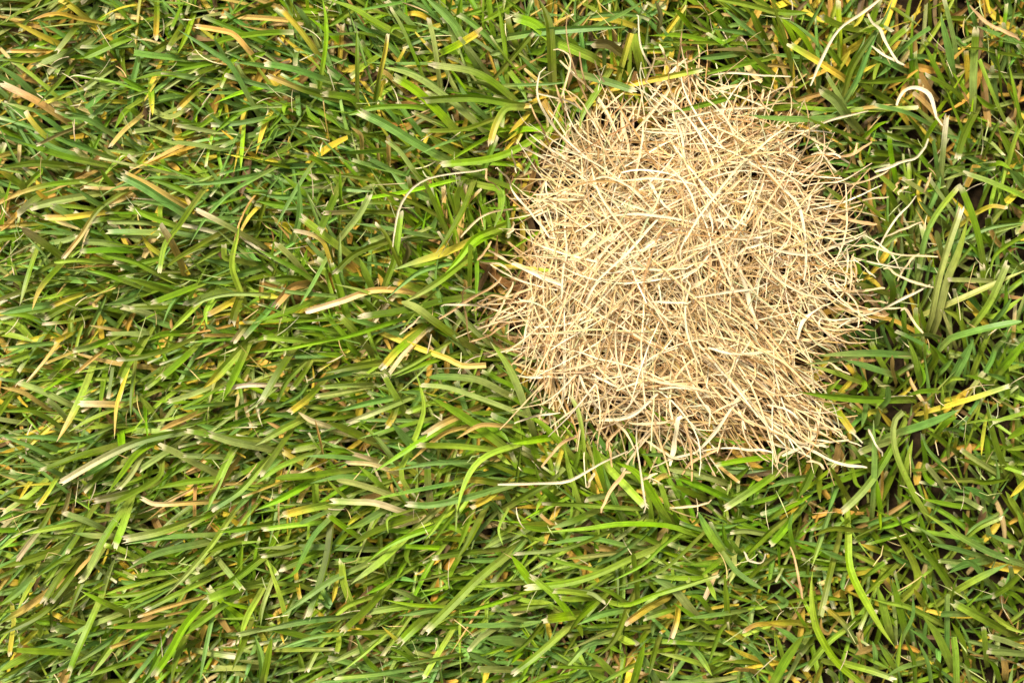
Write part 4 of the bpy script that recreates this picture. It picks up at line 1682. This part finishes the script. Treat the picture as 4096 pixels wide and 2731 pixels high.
def lay_blade(b, z0, z1, arch, seed):
    r = np.random.default_rng(seed)
    c, L = spline(b['pts'], len(T_ALL), T_ALL)
    t = T_ALL
    z = z0 + (z1 - z0) * t ** 0.8 + arch * np.sin(t * math.pi) * min(1.0, L / 400)
    P = plan(c[:, 0], c[:, 1], z)
    # below the first point the blade runs back and down to its root in the soil
    d = P[0] - P[1]; d[2] = 0; d /= np.linalg.norm(d) + 1e-9
    reach = z[0] * r.uniform(0.5, 0.9)
    root = [P[0] + d * reach * 1.0 + np.array([0, 0, -z[0] - 0.002]), P[0] + d * reach * 0.62 + np.array([0, 0, -z[0] * 0.42])]
    P = np.vstack([root, P])
    W = np.concatenate([[0.55, 0.85], profile(b['tip'], t)]) * b['w'] * U
    return P, W, L

def blade_colours(b, r):
    ca, cb = colour(b['code'][0]), colour(b['code'][-1])
    if b['code'] == 'y': ca = 0.55 * ca + 0.45 * colour('l')
    j = np.exp(r.normal(0, 0.10)) * np.exp(r.normal(0, 0.05, 3))
    t = np.concatenate([[0, 0], T_ALL])[:, None]
    k = np.clip((t - 0.35) / 0.5, 0, 1) if np.any(ca != cb) else 0 * t
    C = (ca * (1 - k) + cb * k) * j
    yel = np.clip(1 - t / 0.18, 0, 1) * 0.35                              # sheath at the root is yellowish
    C = C * (1 - yel) + np.array((0.36, 0.33, 0.08)) * yel
    if b['tip'] == 'f':
        q = np.clip((t - 0.91) / 0.08, 0, 1) * r.uniform(0.65, 1.0)
        C = C * (1 - q) + CUT * r.uniform(0.8, 1.15) * q
    elif b['tip'] == 'p' and r.random() < 0.35:
        q = np.clip((t - 0.9) / 0.1, 0, 1) * 0.6
        C = C * (1 - q) + CUT * 0.8 * q
    return C

def jag_for(tip, r, A):
    if tip == 'f': return r.uniform(-0.35, 0.75, A)
    if tip == 'c': return r.uniform(-0.05, 0.10, A)
    return np.zeros(A)

# which ones show largest in the frame
for i, b in enumerate(blades):
    c, L = spline(b['pts'], 20)
    vis = ((c[:, 0] > 0) & (c[:, 0] < 4096) & (c[:, 1] > 0) & (c[:, 1] < 2731)).mean()
    b['L'] = L; b['c'] = c; b['vis'] = vis
    b['score'] = L * b['w'] * vis * (2.6 if b['top'] else 0.6)
order = sorted(range(len(blades)), key=lambda i: -blades[i]['score'])
chosen = set(order[:300])

right = lambda x: np.clip((x - 2300) / 1200, 0, 1)
def heights(b, r):
    up = right(b['c'][10, 0])
    if b['top']: z0, z1 = r.uniform(0.017, 0.021), r.uniform(0.025, 0.031) + 0.005 * up * r.random()
    else: z0, z1 = r.uniform(0.010, 0.015), r.uniform(0.017, 0.024)
    return z0 - 0.007 * up * r.random(), z1, r.uniform(0.0, 0.004)

def one(b, i, A):
    r = np.random.default_rng(1000 + i)
    z0, z1, arch = heights(b, r)
    P, W, L = lay_blade(b, z0, z1, arch, 5000 + i)
    roll = (r.normal(0, 0.30) + np.linspace(0, 1, SEG) * r.normal(0, 0.35))
    W = W / np.clip(np.cos(roll), 0.75, 1)
    return strips(P[None], W[None], blade_colours(b, r)[None], np.array([r.uniform(0.25, 0.85)]), roll[None],
                  jag_for(b['tip'], r, A)[None], A)

# ------------------------------------------------------------------ labels of the single blades
CNAME = dict(d='olive', g='green', b='bluish', l='light-green', v='lime', p='pale-green',
             n='brown', y='yellow', o='tan', s='straw-coloured', w='whitish', t='tan')
def heading(p, q):
    a = math.degrees(math.atan2(-(q[1] - p[1]), q[0] - p[0])) % 360
    return ['right', 'up-right', 'up', 'up-left', 'left', 'down-left', 'down', 'down-right'][int(((a + 22.5) % 360) // 45)]
def place(x, y):
    cx = ['far left', 'left', 'left-centre', 'centre', 'right-centre', 'right', 'far right'][int(np.clip(x / 4096 * 7, 0, 6))]
    cy = ['top', 'upper', 'middle', 'lower', 'bottom'][int(np.clip(y / 2731 * 5, 0, 4))]
    return f'{cy} {cx}'
def describe(b):
    a, z = b['code'][0], b['code'][-1]
    c = b['c']; bend = np.hypot(*(c[-1] - c[0])) / b['L']
    size = ('long ' if b['L'] > 330 else 'short ' if b['L'] < 150 else '') + ('broad ' if b['w'] > 34 else 'thin ' if b['w'] < 18 else '')
    shape = 'curved ' if bend < 0.955 else ''
    tip = dict(p='', r='round-tipped ', c='square-cut ', f='frayed ')[b['tip']]
    body = f"{size}{shape}{tip}{CNAME[a]} blade" + (f" turning {CNAME[z]}" if z != a else '')
    return f"{body} pointing {heading(c[0], c[-1])}, {place(*c[10])} of lawn"
def single_out(items):
    """adds a rank along the row where two labels agree"""
    by = {}
    for it in items: by.setdefault(it[0], []).append(it)
    res = {}
    nth = ['', 'second ', 'third ', 'fourth ', 'fifth ', 'sixth ', 'seventh ', 'eighth ']
    for lab, its in by.items():
        its.sort(key=lambda q: q[1])
        for k, q in enumerate(its):
            if len(its) == 1: l = lab
            elif len(its) == 2: l = lab + (', upper one' if k == 0 else ', lower one')
            else: l = lab + f', {nth[min(k, 7)]}highest'
            res[q[2]] = l
    return res

labels = single_out([(describe(blades[i]), blades[i]['c'][10, 1], i) for i in sorted(chosen)])

for i in sorted(chosen):
    b = blades[i]; A = 7
    V, C, UV = one(b, i, A)
    yellow = b['code'][0] in 'yosw'
    name = 'dry_grass_blade' if yellow else 'grass_blade'
    cut = b['tip'] == 'f'
    base = V[0, 0].mean(0)
    V = V - base
    mat = M_STRAW if yellow else M_LEAF
    if cut:
        o = link(name, None); o.empty_display_size = 0.005
        link('leaf', ribbon_mesh('leaf', V, C, UV, mat, 0, SEG - 3), o)
        link('cut_tip', ribbon_mesh('cut_tip', V, C, UV, mat, SEG - 4, None), o)
    else:
        o = link(name, ribbon_mesh(name, V, C, UV, mat))
    o.location = base
    tag(o, labels[i], 'grass blade', 'dried blades lying in the lawn' if yellow else 'single grass blades of the lawn')

# ------------------------------------------------------------------ the mass of the lawn between them
mass = [one(blades[i], i, 5) for i in range(len(blades)) if i not in chosen]

mid = np.array([b['c'][10] for b in blades]); hd = np.array([b['c'][-1] - b['c'][0] for b in blades])
hd /= np.linalg.norm(hd, axis=1, keepdims=True)
share = np.array([0.42 if b['code'][0] in 'yosn' else 0.6 if b['code'][-1] in 'yosnw' else 1.0 for b in blades])   # dry leaves are fewer below

def lawn_batch(n, x0, x1, y0, y1, zlo, zhi, wlo, whi, spread, S=9):
    """blades rooted at random that lean the way their named neighbours lean"""
    px = rng.uniform(x0, x1, n); py = rng.uniform(y0, y1, n)
    d = edge_distance(px, py)
    keep = (d < rng.normal(-25, 45, n)) & (rng.random(n) > 0.55 * right(px))
    px, py = px[keep], py[keep]; n = len(px)
    cx, cy = np.clip(px, 60, 4036), np.clip(py, 60, 2671)
    az = np.zeros(n); pick = np.zeros(n, int)
    for s in range(0, n, 2000):
        D2 = (cx[s:s + 2000, None] - mid[None, :, 0]) ** 2 + (cy[s:s + 2000, None] - mid[None, :, 1]) ** 2
        Wt = (np.exp(-D2 / (2 * 150.0 ** 2)) + 1e-9) * share[None]
        H = Wt @ hd
        base = np.arctan2(-H[:, 1], H[:, 0])
        cum = np.cumsum(Wt, axis=1); u = rng.random(len(H)) * cum[:, -1]
        pk = (cum < u[:, None]).sum(1).clip(0, len(blades) - 1)
        ph = np.arctan2(-hd[pk, 1], hd[pk, 0])
        mixv = rng.random(len(H)) < 0.55
        az[s:s + 2000] = np.where(mixv, ph, base); pick[s:s + 2000] = pk
    az += rng.normal(0, spread, n)
    lean = 1.0 - 0.35 * right(px) * rng.random(n)
    L = rng.uniform(0.024, 0.056, n)
    e0 = np.radians(rng.uniform(48, 82, n)); e1 = np.radians(rng.uniform(-6, 26, n) + 45 * right(px) * rng.random(n))
    t = np.concatenate([np.linspace(0, 0.9, S - 2), [0.955, 1.0]])
    k = rng.uniform(0.9, 2.2, n)[:, None]
    el = e1[:, None] + (e0 - e1)[:, None] * (1 - t[None]) ** k
    dt = np.diff(t)
    hx = np.concatenate([np.zeros((n, 1)), np.cumsum(np.cos(el[:, :-1]) * dt, 1)], 1) * L[:, None]
    hz = np.concatenate([np.zeros((n, 1)), np.cumsum(np.sin(el[:, :-1]) * dt, 1)], 1) * L[:, None]
    top = rng.uniform(zlo, zhi, n)
    hz *= (top / np.maximum(hz.max(1), 1e-4))[:, None]
    azt = az[:, None] + np.linspace(0, 1, S)[None] * rng.normal(0, 0.35, n)[:, None]
    root = plan(px, py, np.zeros(n))
    dxy = np.diff(hx, axis=1)
    x = root[:, 0:1] + np.concatenate([np.zeros((n, 1)), np.cumsum(dxy * np.cos(azt[:, :-1]), 1)], 1)
    y = root[:, 1:2] + np.concatenate([np.zeros((n, 1)), np.cumsum(dxy * np.sin(azt[:, :-1]), 1)], 1)
    x -= 0.55 * (x[:, -1:] - x[:, :1]); y -= 0.55 * (y[:, -1:] - y[:, :1])
    P = np.stack([x, y, hz - 0.001], -1)
    side = np.stack([np.sin(azt), -np.cos(azt), 0 * azt], -1)
    cutm = rng.random(n) < 0.33
    prof = np.where(cutm[:, None], profile('f', t)[None], profile('p', t)[None])
    prof[:, 0] = 0.6
    W = prof * rng.uniform(wlo, whi, n)[:, None]
    codes = np.array([colour(b['code'][0]) for b in blades])[pick]; tips = np.array([colour(b['code'][-1]) for b in blades])[pick]
    kk = np.clip((t - 0.35) / 0.5, 0, 1)[None, :, None]
    C = (codes[:, None] * (1 - kk) + tips[:, None] * kk) * np.exp(rng.normal(0, 0.14, (n, 1, 1))) * np.exp(rng.normal(0, 0.06, (n, 1, 3)))
    low = np.clip(1 - t / 0.45, 0, 1)[None, :, None] * rng.uniform(0.1, 0.8, (n, 1, 1))
    C = C * (1 - low) + np.array((0.34, 0.31, 0.06)) * low
    q = (cutm[:, None] * np.clip((t - 0.93) / 0.06, 0, 1)[None])[..., None] * rng.uniform(0.5, 1, (n, 1, 1))
    C = C * (1 - q) + CUT * q
    roll = rng.normal(0, 0.4, n)[:, None] + np.linspace(0, 1, S)[None] * rng.normal(0, 0.5, n)[:, None]
    jag = np.where(cutm[:, None], rng.uniform(-0.2, 0.5, (n, 3)), 0)
    return strips(P, W, C, rng.uniform(0.25, 0.9, n), roll, jag, 3, side)

m5 = cat_batches(mass)
o = link('grass', ribbon_mesh('grass', *m5, M_LEAF))
tag(o, 'short mown green lawn grass around the dead patch', 'grass', kind='stuff')
fill = [lawn_batch(6200, -500, 4600, -450, 3180, 0.013, 0.021, 0.0009, 0.0025, 0.35),
        lawn_batch(6800, -500, 4600, -450, 3180, 0.006, 0.013, 0.0010, 0.0025, 0.6),
        lawn_batch(30000, -2600, 6700, -2300, 5000, 0.012, 0.024, 0.0018, 0.0038, 0.4)]
# the outer ring only: drop what the third batch puts inside the inner field
V, C, UV = fill[2]
ax, ay = np.abs(V[:, 0, 0, 0]), np.abs(V[:, 0, 0, 1]); k = (ax > 0.235) | (ay > 0.165)
fill[2] = (V[k], C[k], UV[k])
o = link('grass', ribbon_mesh('grass', *cat_batches(fill), M_LEAF))
tag(o, 'lower green grass in the gaps of the lawn', 'grass', kind='stuff')

# ------------------------------------------------------------------ dead leaves and thatch at the foot of the grass
def flat_batch(n, px, py, ang, L, z, tilt, width, C, bend, S=8, A=3, wig=0.0, fold=0.3, rollsd=0.5):
    t = np.linspace(0, 1, S)
    a = ang[:, None] + (t[None] - 0.5) * bend[:, None]
    if wig: a = a + np.cumsum(rng.normal(0, wig, (n, S)), 1)
    kink = (rng.random(n) < 0.12)[:, None] * (t[None] > rng.uniform(0.3, 0.7, n)[:, None]) * rng.normal(0, 0.8, n)[:, None]
    a = a + kink
    st = (L / (S - 1))[:, None]
    x = np.cumsum(np.cos(a) * st, 1); y = np.cumsum(np.sin(a) * st, 1)
    x -= x.mean(1, keepdims=True); y -= y.mean(1, keepdims=True)
    zz = z[:, None] + (t[None] - 0.5) * (L * tilt)[:, None] + np.sin(t * math.pi)[None] * rng.normal(0, 0.0016, n)[:, None]
    zz = np.maximum(zz, 0.0008)
    c = plan(px, py, z)
    P = np.stack([c[:, 0:1] + x, c[:, 1:2] + y, zz], -1)
    prof = 1 - 0.45 * np.abs(2 * t - 1) ** 3
    W = width[:, None] * prof[None]
    roll = rng.normal(0, rollsd, n)[:, None] + (t[None] - 0.5) * rng.normal(0, 0.9, n)[:, None]
    CC = np.repeat(C[:, None, :], S, 1) * (1 + 0.14 * np.sin(t[None, :, None] * 5 + rng.uniform(0, 6, (n, 1, 1))))
    return strips(P, W, CC, np.full(n, fold), roll, rng.uniform(-0.1, 0.3, (n, A)), A)

def mixcol(n, table, sd=0.12):
    cs = np.array([t[0] for t in table]); pr = np.array([t[1] for t in table], float); pr /= pr.sum()
    return cs[rng.choice(len(cs), n, p=pr)] * np.exp(rng.normal(0, sd, (n, 1))) * np.exp(rng.normal(0, 0.04, (n, 3)))

n = 3600
px, py = rng.uniform(-400, 4500, n), rng.uniform(-350, 3080, n)
k = (edge_distance(px, py) < 60) & (rng.random(n) > 0.75 * right(px) * np.clip((py - 300) / 600, 0, 1))
px, py = px[k], py[k]; n = len(px)
z = rng.uniform(0.001, 0.011, n)
th = flat_batch(n, px, py, rng.uniform(0, 2 * math.pi, n), rng.uniform(0.008, 0.03, n), z, rng.normal(0, 0.3, n),
                rng.uniform(0.0010, 0.0032, n),
                mixcol(n, [((0.46, 0.27, 0.04), 3), ((0.50, 0.36, 0.03), 3), ((0.26, 0.15, 0.04), 3), ((0.52, 0.38, 0.15), 1.5), ((0.13, 0.08, 0.03), 2)]),
                rng.normal(0, 0.6, n))
n = 800
px, py = rng.uniform(-200, 4300, n), rng.uniform(-150, 2880, n)
k = edge_distance(px, py) < 0
px, py = px[k], py[k]; n = len(px)
fb = flat_batch(n, px, py, rng.uniform(0, 2 * math.pi, n), rng.uniform(0.003, 0.014, n), rng.uniform(0.014, 0.026, n), rng.normal(0, 0.3, n),
                rng.uniform(0.00015, 0.0005, n), mixcol(n, [((0.62, 0.52, 0.30), 3), ((0.52, 0.38, 0.15), 2), ((0.40, 0.42, 0.16), 2)]), rng.normal(0, 0.45, n))
th = cat_batches([th, fb])
tag(link('thatch', ribbon_mesh('thatch', *th, M_STRAW)), 'ochre and brown dead leaf litter at the foot of the lawn', 'leaf litter', kind='stuff')

# ------------------------------------------------------------------ the dead patch
pe = bpy.data.objects.new('dead_grass_patch', None); SC.collection.objects.link(pe)
pe.location = plan(np.array(PCX), np.array(PCY), np.array(0.0)); pe.empty_display_size = 0.02
tag(pe, 'round patch of dead bleached straw in the middle of green lawn', 'dead patch')
OFF = np.array(pe.location)

def mound(x, y):
    return 0.011 + 0.018 * np.clip(edge_distance(x, y) / 330.0, 0, 1) ** 0.6

def straw_dir(px, py, n):
    a = rng.uniform(0, math.pi, n)
    lr = np.clip((px - 2600) / 250, 0, 1) * np.clip((py - 1080) / 250, 0, 1)      # combed down to the right
    a = np.where(rng.random(n) < 0.85 * lr, math.radians(-40) + rng.normal(0, 0.22, n), a)
    ll = np.clip((2450 - px) / 250, 0, 1) * np.clip((py - 900) / 250, 0, 1)
    a = np.where(rng.random(n) < 0.35 * ll, math.radians(80) + rng.normal(0, 0.35, n), a)
    ur = np.clip((px - 2800) / 250, 0, 1) * np.clip((950 - py) / 250, 0, 1)
    a = np.where(rng.random(n) < 0.35 * ur, math.radians(-20) + rng.normal(0, 0.4, n), a)
    return a

STRAWCOL = [((0.70, 0.51, 0.26), 4), ((0.77, 0.61, 0.36), 4), ((0.57, 0.375, 0.165), 3), ((0.81, 0.70, 0.46), 1.8), ((0.58, 0.56, 0.30), 0.9), ((0.40, 0.235, 0.08), 1.2)]
# deepest straw: browner with age, darkened further to paint shade in the gaps
OLD_SHADE_STRAW = [((0.42, 0.25, 0.08), 4), ((0.52, 0.34, 0.12), 3), ((0.28, 0.15, 0.045), 4)]
def straw_batch(n, zlo, zhi, wlo, whi, llo, lhi, margin, table, A=3):
    px = rng.uniform(1850, 3560, n * 3); py = rng.uniform(300, 1860, n * 3)
    # thin spots where the mat is open down to the soil
    op = np.sin(px / 61 + 2.1 * np.sin(py / 83)) * np.sin(py / 57 + 1.7 * np.sin(px / 97 + 1))
    k = (edge_distance(px, py) > margin * np.where(py > 1300, 0.6, 1.0) + rng.normal(0, 25, n * 3)) & (rng.random(n * 3) < 1.0 - 0.7 * np.clip(op, 0, 1))
    px, py = px[k][:n], py[k][:n]; m = len(px)
    h = mound(px, py)
    z = h * rng.uniform(zlo, zhi, m) + 0.001
    cc = mixcol(m, table)
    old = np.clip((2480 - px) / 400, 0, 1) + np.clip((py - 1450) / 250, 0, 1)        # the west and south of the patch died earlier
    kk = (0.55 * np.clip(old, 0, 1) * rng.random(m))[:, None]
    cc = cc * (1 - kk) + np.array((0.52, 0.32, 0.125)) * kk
    return flat_batch(m, px, py, straw_dir(px, py, m), rng.uniform(llo, lhi, m), z, rng.normal(0, 0.16, m),
                      wlo + (whi - wlo) * rng.random(m) ** 1.8, cc, rng.normal(0, 0.75, m), 12, A, 0.05, 0.35, 0.5), px, py

low, _, _ = straw_batch(300, 0.04, 0.4, 0.0006, 0.0016, 0.016, 0.036, 15, OLD_SHADE_STRAW)
midl, _, _ = straw_batch(1120, 0.35, 0.95, 0.00045, 0.00105, 0.022, 0.058, 85, STRAWCOL)
top, tx, ty = straw_batch(640, 0.85, 1.25, 0.00042, 0.00090, 0.028, 0.064, 130, STRAWCOL)
# brown stubble deep down, colour darkened for shade in the pits; root fibres by the bare spot
n = 480
a_ = rng.uniform(0, 2 * math.pi, n); r_ = np.sqrt(rng.random(n)) * 860
sx, sy = PCX + r_ * np.cos(a_), PCY + r_ * np.sin(a_) * 0.92
stub = flat_batch(n, sx, sy, rng.uniform(0, 6.28, n), rng.uniform(0.006, 0.02, n), rng.uniform(0.0015, 0.006, n), rng.normal(0, 0.3, n),
                  rng.uniform(0.0008, 0.0022, n), mixcol(n, [((0.20, 0.11, 0.04), 2), ((0.30, 0.17, 0.06), 2), ((0.09, 0.05, 0.02), 3)]), rng.normal(0, 0.8, n), 12, 3)
n = 420
spot = rng.integers(0, 3, n); ctr = np.array([(2110, 640), (2170, 1180), (2860, 1740)])[spot]
fib = flat_batch(n, ctr[:, 0] + rng.normal(0, 75, n), ctr[:, 1] + rng.normal(0, 55, n), rng.uniform(0, 6.28, n), rng.uniform(0.006, 0.02, n),
                 rng.uniform(0.003, 0.011, n), rng.normal(0, 0.3, n), rng.uniform(0.00018, 0.0004, n),
                 mixcol(n, [((0.26, 0.13, 0.05), 2), ((0.36, 0.20, 0.08), 1)]), rng.normal(0, 2.4, n), 12, 3, 0.2)
n = 260
k_ = rng.integers(0, len(PATCH), n); f_ = rng.random(n)
pa, pb = np.array(PATCH)[k_], np.array(PATCH)[(k_ + 1) % len(PATCH)]
ex = pa + (pb - pa) * f_[:, None]; od = np.arctan2(-(ex[:, 1] - PCY), ex[:, 0] - PCX) + rng.normal(0, 0.55, n)
k = (ex[:, 0] > 2950) | (ex[:, 1] < 620)
ex, od = ex[k], od[k]; n = len(ex)
wl = rng.uniform(0.018, 0.045, n)
wisp = flat_batch(n, ex[:, 0] - np.cos(od) * 40, ex[:, 1] + np.sin(od) * 40, od, wl, rng.uniform(0.020, 0.027, n), rng.normal(0.06, 0.12, n),
                  rng.uniform(0.0003, 0.0007, n), mixcol(n, STRAWCOL), rng.normal(0, 1.0, n), 12, 3, 0.07)
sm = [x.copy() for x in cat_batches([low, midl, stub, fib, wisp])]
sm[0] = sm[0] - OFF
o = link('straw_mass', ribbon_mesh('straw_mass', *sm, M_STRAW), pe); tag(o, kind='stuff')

# straws drawn one by one on the plan
SCOL = dict(w=(0.76, 0.64, 0.41), s=(0.70, 0.53, 0.29), t=(0.58, 0.37, 0.17), p=(0.74, 0.58, 0.35), n=(0.16, 0.10, 0.03), g=(0.56, 0.60, 0.33))
parts, strays = [], []
for i, s in enumerate(straws):
    r = np.random.default_rng(9000 + i)
    c, L = spline(s['pts'], 16)
    for ax_ in (0, 1):                                    # dry stalks are never quite smooth
        c[1:-1, ax_] += np.convolve(np.cumsum(r.normal(0, 2.0, 16)), np.ones(3) / 3, 'valid')
    ed = edge_distance(c[:, 0], c[:, 1])
    hh = np.where(ed > 0, 0.011 + 0.018 * np.clip(ed / 330.0, 0, 1) ** 0.6, 0.0)
    out = np.clip(-ed / 120, 0, 1)
    z = np.maximum(hh * 1.1 + 0.003, out * 0.034) + r.uniform(0.001, 0.004)
    z = np.maximum(z, 0.022)
    z = np.convolve(np.pad(z, 2, 'edge'), np.ones(5) / 5, 'valid') + 0.0015 * np.sin(np.linspace(0, 6, 16) + r.uniform(0, 6))
    P = plan(c[:, 0], c[:, 1], z)
    t = np.linspace(0, 1, 16)
    W = s['w'] * U * 0.90 * np.clip(1 - 0.5 * np.abs(2 * t - 1) ** 4, 0.3, 1) * (1 + 0.18 * np.sin(t * r.uniform(5, 14) + r.uniform(0, 6)))
    col_ = np.array(SCOL[s['code'][0]]) * np.exp(r.normal(0, 0.06))
    C = np.repeat(col_[None], 16, 0) * (1 + 0.08 * np.sin(t * 7 + r.uniform(0, 6)))[:, None]
    bt = strips(P[None], W[None], C[None], np.array([0.4]), (r.normal(0, 0.2) + t * r.normal(0, 0.4))[None], r.uniform(-0.2, 0.5, (1, 5)), 5)
    (strays if (ed < 30).mean() > 0.55 else parts).append((s, c, L, bt))
for s, c, L, bt in parts:
    link('straw', ribbon_mesh('straw', bt[0] - OFF, bt[1], bt[2], M_STRAW), pe)
nt_ = max(0, 300 - len(parts))
vis = np.argsort(-top[0][:, :, :, 2].mean((1, 2)))
for k in vis[:nt_]:
    link('straw', ribbon_mesh('straw', top[0][k:k + 1] - OFF, top[1][k:k + 1], top[2][k:k + 1], M_STRAW), pe)
rest = vis[nt_:]
if len(rest):
    o = link('straw_mass', ribbon_mesh('straw_mass', top[0][rest] - OFF, top[1][rest], top[2][rest], M_STRAW), pe); tag(o, kind='stuff')

SNAME = dict(w='whitish', s='straw-coloured', t='tan', p='papery', n='dark brown', g='greenish')
def describe_straw(s, c, L):
    bend = np.hypot(*(c[-1] - c[0])) / L
    size = ('long ' if L > 300 else 'short ' if L < 130 else '') + ('wide ' if s['w'] > 14.5 else 'thin ' if s['w'] < 10.5 else '')
    shape = 'curved ' if bend < 0.97 else ''
    m = c[8]; dx, dy = m[0] - PCX, m[1] - PCY
    a = math.degrees(math.atan2(-dy, dx)) % 360
    where = ['right', 'upper right', 'upper', 'upper left', 'left', 'lower left', 'lower', 'lower right'][int(((a + 22.5) % 360) // 45)]
    far = np.hypot(dx, dy)
    loc = f'at the {where} rim of the dead patch' if far < 1150 else f'in green grass {where} of the dead patch'
    return f'{size}{shape}{SNAME[s["code"][0]]} straw {loc}'
sl_ = single_out([(describe_straw(s, c, L), c[8, 1], i) for i, (s, c, L, bt) in enumerate(strays)])
for i, (s, c, L, bt) in enumerate(strays):
    base = bt[0][0, 0].mean(0)
    o = link('stray_straw', ribbon_mesh('stray_straw', bt[0] - base, bt[1], bt[2], M_STRAW)); o.location = base
    tag(o, sl_[i], 'straw', 'stray straws around the dead patch')
print('chosen blades', len(chosen), 'parts', len(parts), 'strays', len(strays), 'all blades', len(blades))
